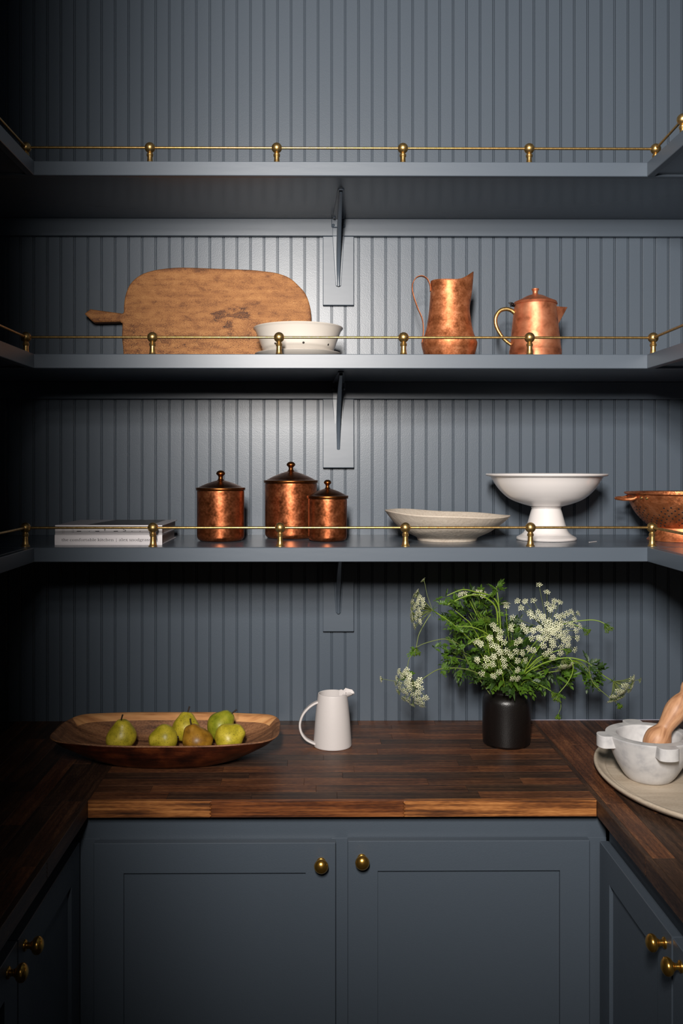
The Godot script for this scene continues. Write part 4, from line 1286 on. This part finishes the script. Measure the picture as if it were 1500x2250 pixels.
func greenery(label: String, root: Vector3, centre: Vector3, size: Vector3, fronds: int, long: float, wide: float, big: int) -> void:     # a leafy sprig: stems that fork towards a cloud of cut leaves
	var t := thing("leafy_sprig", label, "foliage", root, "leafy sprigs in the jar")
	var stems := Builder.new()
	var a := Builder.new()
	var c := Builder.new()
	for i in fronds:
		var d := Vector3(rng.randf_range(-1, 1), rng.randf_range(-1, 1), rng.randf_range(-1, 1))
		while d.length() > 1.0:
			d = Vector3(rng.randf_range(-1, 1), rng.randf_range(-1, 1), rng.randf_range(-1, 1))
		var p := centre + d * size - root
		if i % 5 == 0:
			stems.tube(curve([Vector3.ZERO, p * 0.5 + Vector3(0, 0.015, 0), p], 4), 0.0013, 0.0006, 5)
		var out := (d + Vector3(rng.randf_range(-0.6, 0.6), rng.randf_range(-0.5, 0.6), rng.randf_range(0.0, 0.9))).normalized()
		frond(a if i % 2 else c, p, out, long * rng.randf_range(0.7, 1.25), 3, wide)
	put("stem", stems, M.stemgreen, t)
	put("leaf_spray", a, M.leaf, t).set_meta("kind", "stuff")
	put("leaf_spray", c, M.leafdark, t).set_meta("kind", "stuff")
	for i in big:
		var ang := TAU * (i + rng.randf_range(-0.3, 0.3)) / big
		var d := Vector3(cos(ang), rng.randf_range(-0.5, 0.7), sin(ang))
		var b := Builder.new()
		blade(b, Vector3.ZERO, d, Vector3(0.0, 0.7, 0.7), rng.randf_range(0.026, 0.044), rng.randf_range(0.0075, 0.0115), rng.randf_range(0.3, 1.3))
		put("leaf", b, M.leaf if i % 3 else M.leafdark, t, Vector3(d.x * size.x * rng.randf_range(0.25, 0.8), rng.randf_range(-0.75, 0.6) * size.y, d.z * size.z * rng.randf_range(0.3, 0.9)) + centre - root)

func bouquet() -> void:
	var t: Node3D
	t = stalk("lace flower seen side-on, its fan of rays opening toward the wall bracket side", [Vector3(0.4851, 0.9979, 0.212), Vector3(0.4456, 1.1083, 0.235), Vector3(0.4025, 1.1808, 0.250), Vector3(0.3591, 1.2246, 0.270), Vector3(0.3291, 1.2502, 0.280), Vector3(0.2888, 1.2771, 0.285)], 0.0022)
	umbel(t, Vector3(0.2888, 1.2771, 0.285) - t.position, Vector3(-1, 0.1, 0.16), 0.046, 0.047, 30, 0.5, [Vector3(0.2702, 1.3477, 0.270) - t.position])
	t = stalk("lowest lace flower head, hanging beside the white jug", [Vector3(0.4851, 0.9979, 0.212), Vector3(0.4485, 1.0830, 0.250), Vector3(0.4029, 1.1186, 0.280), Vector3(0.3566, 1.1355, 0.300), Vector3(0.3051, 1.1377, 0.315), Vector3(0.2726, 1.1244, 0.325), Vector3(0.2431, 1.1044, 0.330)], 0.0017, true)
	umbel(t, Vector3(0.2431, 1.1044, 0.330) - t.position, Vector3(-0.6, -0.28, 0.6), 0.032, 0.049, 34, 0.5, [Vector3(0.1617, 1.1143, 0.320) - t.position])
	sprays(t, [Vector3(0.3051, 1.1355, 0.315), Vector3(0.2230, 1.1188, 0.320)], 0.022, "leaf", 0.0035)
	t = stalk("broad lace flower facing forward directly above the jar mouth", [Vector3(0.4851, 0.9979, 0.212), Vector3(0.4706, 1.0968, 0.260), Vector3(0.4574, 1.1526, 0.280)], 0.0020)
	umbel(t, Vector3(0.4541, 1.1695, 0.285) - t.position, Vector3(0, 0.2, 1), 0.045, 0.07, 34, 0.6, [])
	t = stalk("largest lace flower, dense cream centre, upper side of the bouquet", [Vector3(0.4851, 0.9979, 0.212), Vector3(0.5104, 1.1072, 0.230), Vector3(0.5498, 1.1778, 0.235), Vector3(0.5867, 1.2180, 0.240)], 0.0022)
	umbel(t, Vector3(0.5867, 1.2180, 0.240) - t.position, Vector3(0.02, 0.22, 1), 0.06, 0.072, 56, 0.75, [Vector3(0.5635, 1.3325, 0.250) - t.position, Vector3(0.5830, 1.3142, 0.250) - t.position, Vector3(0.6141, 1.2889, 0.250) - t.position, Vector3(0.6618, 1.2596, 0.240) - t.position, Vector3(0.5117, 1.2908, 0.240) - t.position, Vector3(0.5313, 1.2897, 0.240) - t.position, Vector3(0.5497, 1.2934, 0.250) - t.position, Vector3(0.5186, 1.2751, 0.250) - t.position, Vector3(0.4980, 1.2521, 0.250) - t.position, Vector3(0.4935, 1.2331, 0.260) - t.position])
	t = stalk("small half-hidden lace flower turned down below the largest flower", [Vector3(0.4851, 0.9979, 0.212), Vector3(0.5232, 1.1002, 0.250), Vector3(0.5643, 1.1505, 0.270), Vector3(0.6082, 1.1582, 0.285)], 0.0014)
	umbel(t, Vector3(0.6127, 1.1560, 0.285) - t.position, Vector3(0.25, -1, 0.4), 0.02, 0.024, 10, 0.55, [])
	t = stalk("closed green head on an arching stem, just under the small downturned flower", [Vector3(0.4851, 0.9979, 0.212), Vector3(0.5210, 1.1117, 0.260), Vector3(0.5335, 1.1323, 0.270), Vector3(0.5550, 1.1572, 0.280), Vector3(0.5946, 1.1741, 0.285), Vector3(0.6158, 1.1807, 0.290)], 0.0021)
	bud(t, Vector3(0.6158, 1.1807, 0.290) - t.position, Vector3(0.9, -0.5, 0.2), 0.016)
	t = stalk("lace flower reaching furthest toward the marble mortar", [Vector3(0.4851, 0.9979, 0.212), Vector3(0.5152, 1.1003, 0.260), Vector3(0.5561, 1.1401, 0.285), Vector3(0.5962, 1.1580, 0.300), Vector3(0.6230, 1.1624, 0.305), Vector3(0.6496, 1.1590, 0.310), Vector3(0.6709, 1.1500, 0.310), Vector3(0.7056, 1.1209, 0.310), Vector3(0.7314, 1.1052, 0.310)], 0.0019)
	umbel(t, Vector3(0.7314, 1.1052, 0.310) - t.position, Vector3(0.58, -0.6, 0.5), 0.035, 0.045, 30, 0.5, [Vector3(0.7941, 1.1086, 0.310) - t.position])
	sprays(t, [Vector3(0.6709, 1.1456, 0.310)], 0.03, "leafdark", 0.006)
	t = stalk("short side stem ending in small green florets near the mortar's flower", [Vector3(0.6715, 1.1496, 0.308), Vector3(0.6798, 1.1052, 0.310), Vector3(0.7168, 1.0694, 0.310), Vector3(0.7426, 1.0504, 0.310)], 0.0013, true)
	bud(t, Vector3(0.7426, 1.0504, 0.310) - t.position, Vector3(0.3, -0.5, 0.4), 0.013)
	t = stalk("green drooping bud on the highest sideways stem", [Vector3(0.4851, 0.9979, 0.212), Vector3(0.5371, 1.1326, 0.240), Vector3(0.5842, 1.2038, 0.250), Vector3(0.6069, 1.2285, 0.260), Vector3(0.6304, 1.2428, 0.270), Vector3(0.6787, 1.2514, 0.280), Vector3(0.7021, 1.2500, 0.285), Vector3(0.7164, 1.2440, 0.290)], 0.0019)
	bud(t, Vector3(0.7164, 1.2440, 0.290) - t.position, Vector3(0.6, -0.85, 0.2), 0.022)
	t = stalk("small bud on the short fork beside the highest sideways stem", [Vector3(0.6304, 1.2428, 0.270), Vector3(0.6484, 1.2380, 0.275), Vector3(0.6662, 1.2298, 0.280)], 0.0017)
	bud(t, Vector3(0.6662, 1.2298, 0.280) - t.position, Vector3(0.8, -0.6, 0.1), 0.018)
	t = stalk("green bud hanging on a hooked stem to the side of the jar", [Vector3(0.6230, 1.1624, 0.305), Vector3(0.6306, 1.1523, 0.310), Vector3(0.6317, 1.1299, 0.310), Vector3(0.6194, 1.1030, 0.310), Vector3(0.5981, 1.0772, 0.310)], 0.0016)
	bud(t, Vector3(0.5981, 1.0772, 0.310) - t.position, Vector3(-0.4, -0.9, 0.2), 0.022)
	sprays(t, [Vector3(0.5902, 1.0716, 0.310)], 0.016, "leaf", 0.0035)
	t = stalk("tiny bud dangling lowest on a thread-like stem", [Vector3(0.5947, 1.0672, 0.310), Vector3(0.6026, 1.0448, 0.310), Vector3(0.5958, 1.0246, 0.310)], 0.0007)
	bud(t, Vector3(0.5958, 1.0246, 0.310) - t.position, Vector3(-0.1, -1, 0.1), 0.012)
	t = stalk("leaning leafless stem from the jar mouth to the hanging bud", [Vector3(0.4851, 0.9979, 0.212), Vector3(0.5187, 1.0935, 0.270), Vector3(0.5503, 1.0937, 0.290), Vector3(0.5790, 1.0806, 0.310)], 0.0012)
	bud(t, Vector3(0.5790, 1.0806, 0.310) - t.position, Vector3(0.4, -0.6, 0.2), 0.012)
	t = stalk("green bud at the outer end of a long level stem, facing the bracket", [Vector3(0.4851, 0.9979, 0.212), Vector3(0.3985, 1.1153, 0.240), Vector3(0.3718, 1.1634, 0.255), Vector3(0.3576, 1.1883, 0.265), Vector3(0.3242, 1.2027, 0.275), Vector3(0.2985, 1.2014, 0.280), Vector3(0.2661, 1.1933, 0.285), Vector3(0.2475, 1.1853, 0.290)], 0.0014, true)
	bud(t, Vector3(0.2475, 1.1853, 0.290) - t.position, Vector3(0.05, -0.9, 0.4), 0.02)
	sprays(t, [Vector3(0.2452, 1.1796, 0.290), Vector3(0.2951, 1.1810, 0.280)], 0.018, "leaf", 0.0035)
	t = stalk("wiry stem curving down past the outer bud to a leaf tip", [Vector3(0.2849, 1.2661, 0.280), Vector3(0.2707, 1.2466, 0.285), Vector3(0.2542, 1.2169, 0.290), Vector3(0.2460, 1.1836, 0.293), Vector3(0.2289, 1.1558, 0.295), Vector3(0.2255, 1.1242, 0.295)], 0.0013, true)
	sprays(t, [Vector3(0.2255, 1.1220, 0.295)], 0.018, "leaf", 0.0035)
	t = stalk("thick bent stem arching over the upper leaves to the side", [Vector3(0.4851, 0.9979, 0.212), Vector3(0.4678, 1.1210, 0.240), Vector3(0.4569, 1.2056, 0.260), Vector3(0.4514, 1.2759, 0.270), Vector3(0.4279, 1.3036, 0.280), Vector3(0.3998, 1.3156, 0.285), Vector3(0.3658, 1.3100, 0.285), Vector3(0.3280, 1.2900, 0.280)], 0.0026)
	sprays(t, [Vector3(0.3280, 1.2888, 0.280), Vector3(0.3462, 1.2979, 0.280)], 0.024, "leaf", 0.0035)
	t = stalk("highest arched stem, bent over behind the thick one", [Vector3(0.4698, 1.2000, 0.230), Vector3(0.4642, 1.2762, 0.235), Vector3(0.4424, 1.3058, 0.240), Vector3(0.4034, 1.3169, 0.245), Vector3(0.3691, 1.3234, 0.250), Vector3(0.3300, 1.3084, 0.250)], 0.0021)
	sprays(t, [Vector3(0.3254, 1.3050, 0.250)], 0.028, "leaf", 0.0035)
	t = stalk("upright leaf-tipped shoot, tallest green tip of the bouquet", [Vector3(0.4851, 0.9979, 0.212), Vector3(0.4724, 1.1441, 0.240), Vector3(0.4647, 1.2276, 0.255), Vector3(0.4612, 1.2843, 0.250), Vector3(0.4564, 1.3319, 0.245)], 0.0018)
	sprays(t, [Vector3(0.4564, 1.3296, 0.245), Vector3(0.4542, 1.3234, 0.250), Vector3(0.4588, 1.3188, 0.250)], 0.024, "leaf", 0.0035)
	t = stalk("yellow-green stem curving into the middle leaves", [Vector3(0.4851, 0.9979, 0.212), Vector3(0.4526, 1.1619, 0.270), Vector3(0.4305, 1.2113, 0.290), Vector3(0.4039, 1.2311, 0.300), Vector3(0.3769, 1.2390, 0.300), Vector3(0.3499, 1.2390, 0.300)], 0.0018)
	sprays(t, [Vector3(0.3465, 1.2368, 0.300), Vector3(0.3409, 1.2356, 0.300)], 0.022, "leaf", 0.0035)
	t = stalk("short curved stem tucked above the forward-facing flower", [Vector3(0.4426, 1.1753, 0.280), Vector3(0.4264, 1.2131, 0.300), Vector3(0.3976, 1.2116, 0.310), Vector3(0.3730, 1.1971, 0.310)], 0.0017)
	sprays(t, [Vector3(0.3685, 1.1948, 0.310)], 0.02, "leaf", 0.0035)
	t = stalk("straight slanting stem among the upper side leaves", [Vector3(0.4851, 0.9979, 0.212), Vector3(0.4312, 1.1578, 0.250), Vector3(0.3870, 1.2378, 0.280), Vector3(0.3703, 1.2556, 0.285), Vector3(0.3454, 1.2760, 0.285)], 0.0017)
	t = stalk("small white flower cluster on top of the arched stems", [Vector3(0.4289, 1.1709, 0.200), Vector3(0.4224, 1.2548, 0.210), Vector3(0.4159, 1.3006, 0.220)], 0.0012)
	umbel(t, Vector3(0.4159, 1.3006, 0.220) - t.position, Vector3(0.05, 1, 0.5), 0.012, 0.014, 5, 0.5, [Vector3(0.3684, 1.3081, 0.240) - t.position, Vector3(0.3777, 1.3104, 0.240) - t.position])
	t = stalk("single tiny white cluster just beside the tall upright shoot", [Vector3(0.4975, 1.1632, 0.220), Vector3(0.4872, 1.2232, 0.230), Vector3(0.4827, 1.2704, 0.235)], 0.0012)
	umbel(t, Vector3(0.4827, 1.2704, 0.235) - t.position, Vector3(0, 1, 0.3), 0.01, 0.008, 3, 0.5, [])
	t = stalk("greenish unopened flower in the middle of the upper leaves", [Vector3(0.4389, 1.1557, 0.240), Vector3(0.4294, 1.2056, 0.260), Vector3(0.4215, 1.2429, 0.290)], 0.0014)
	bud(t, Vector3(0.4215, 1.2474, 0.290) - t.position, Vector3(0, 0.5, 0.9), 0.018)
	greenery("fine dark leafy sprig filling the upper side toward the bracket", Vector3(0.4660, 1.1049, 0.220), Vector3(0.3990, 1.2571, 0.210), Vector3(0.064, 0.052, 0.05), 120, 0.03, 0.0048, 0)
	greenery("leafy sprig below the arched stems, beside the forward-facing flower", Vector3(0.4660, 1.0816, 0.220), Vector3(0.3763, 1.1515, 0.220), Vector3(0.042, 0.05, 0.04), 70, 0.026, 0.0046, 0)
	greenery("broad-leaved greenery spilling over the jar rim", Vector3(0.4868, 1.0396, 0.215), Vector3(0.4861, 1.1014, 0.235), Vector3(0.072, 0.03, 0.055), 90, 0.028, 0.007, 50)
	greenery("leafy sprig on the mortar side, under the two arching stems", Vector3(0.5068, 1.0583, 0.220), Vector3(0.5941, 1.1166, 0.220), Vector3(0.055, 0.03, 0.04), 50, 0.028, 0.006, 12)
	greenery("dark cut leaves hanging near the outermost flower", Vector3(0.6258, 1.1536, 0.295), Vector3(0.6821, 1.1186, 0.280), Vector3(0.028, 0.026, 0.025), 20, 0.024, 0.006, 4)
	greenery("dense leaves at the heart of the bouquet behind the flowers", Vector3(0.4900, 1.0534, 0.200), Vector3(0.4838, 1.1630, 0.190), Vector3(0.075, 0.06, 0.045), 120, 0.03, 0.0052, 0)


func lamp() -> void:  # unseen lamp, added behind the camera to light the pantry
	var t := thing("added_lamp", "added lamp with three round heads stacked on a black tripod stand, unseen behind the viewpoint", "added lamp", Vector3(LAMP.x, 0, LAMP.z))
	var g := mat(Color(1, 1, 1), 0.5)
	g.emission_enabled = true
	g.emission = Color(1.0, 0.95, 0.9)
	g.emission_energy_multiplier = 3.0
	var shell := turned([V(0, 0.24), V(0.05, 0.24), V(0.055, 0.14), V(0.108, 0.0), V(0.105, 0.0), V(0.052, 0.135), V(0, 0.14)], 40).mesh()
	var glow := turned([V(0, 0.006), V(0.102, 0.006), V(0.102, 0.01), V(0, 0.01)], 40).mesh()
	for k in 3:
		var at := LAMP + Vector3(0, 0.22 * (k - 1), 0)
		var dir := (AIM - at).normalized()
		var o := put("lamp_head", shell, M.housing, t)
		var sd := dir.cross(Vector3.UP).normalized()
		o.transform = Transform3D(Basis(sd, -dir, sd.cross(-dir)), at - t.position)
		put("glowing_front", glow, g, o)
	put("pole", turned([V(0, 0.35), V(0.012, 0.35), V(0.012, LAMP.y + 0.3), V(0, LAMP.y + 0.3)], 16), M.housing, t, Vector3(0, 0, 0.16))
	for k in 3:
		var b := Builder.new()
		var a := TAU * k / 3.0 + 0.5
		b.tube([Vector3(0, 0.55, 0.16), Vector3(sin(a) * 0.42, 0.012, 0.16 + cos(a) * 0.42)], 0.011, 0.011, 8)
		put("leg", b, M.housing, t)

const PAINT := Color(0.297, 0.335, 0.377)
const CAM := Vector3(0, 1.635, 2.55)
const LAMP := Vector3(-0.15, 2.35, 2.95)
const AIM := Vector3(0.45, 2.03, 0.0)

func _ready() -> void:
	# camera, light, exposure
	var cam := Camera3D.new()
	cam.name = "camera"
	cam.set_frustum(0.05625, Vector2(41.0, -100.0) / 2000.0 * 0.05, 0.05, 30.0)
	cam.position = CAM
	cam.rotation_degrees.y = -0.4
	add_child(cam)
	cam.current = true
	var env := Environment.new()
	env.background_mode = Environment.BG_COLOR
	env.background_color = Color(0.15, 0.155, 0.16)
	env.tonemap_mode = Environment.TONE_MAPPER_LINEAR
	env.tonemap_exposure = 1.0
	env.sdfgi_enabled = true
	env.ssao_enabled = true
	env.ssil_enabled = true
	var we := WorldEnvironment.new()
	we.name = "environment"
	we.environment = env
	add_child(we)
	for k in 3:                                     # lights of the added lamp, stacked to soften the shelf shadows
		var spot := SpotLight3D.new()
		spot.name = "added_spot"
		spot.light_color = Color(1.0, 0.975, 0.95)
		spot.light_energy = 4.6
		spot.light_size = 0.1
		spot.spot_range = 9.0
		spot.spot_attenuation = 2.0
		spot.spot_angle = 42.0
		spot.spot_angle_attenuation = 1.0
		spot.shadow_enabled = true
		add_child(spot, true)
		var at := LAMP + Vector3(0, 0.22 * (k - 1), 0)
		spot.look_at_from_position(at + (AIM - at).normalized() * 0.03, AIM)

	rng.seed = 20240611
	make_materials()
	room()
	shelves()
	rails()
	brackets()
	fittings()
	cutting_board()
	berry_bowl()
	copper_jug()
	copper_pot()
	shelf_dishes()
	colander()
	books()
	dough_bowl()
	pears()
	white_jug()
	flower_jar()
	mortar()
	bouquet()
	lamp()
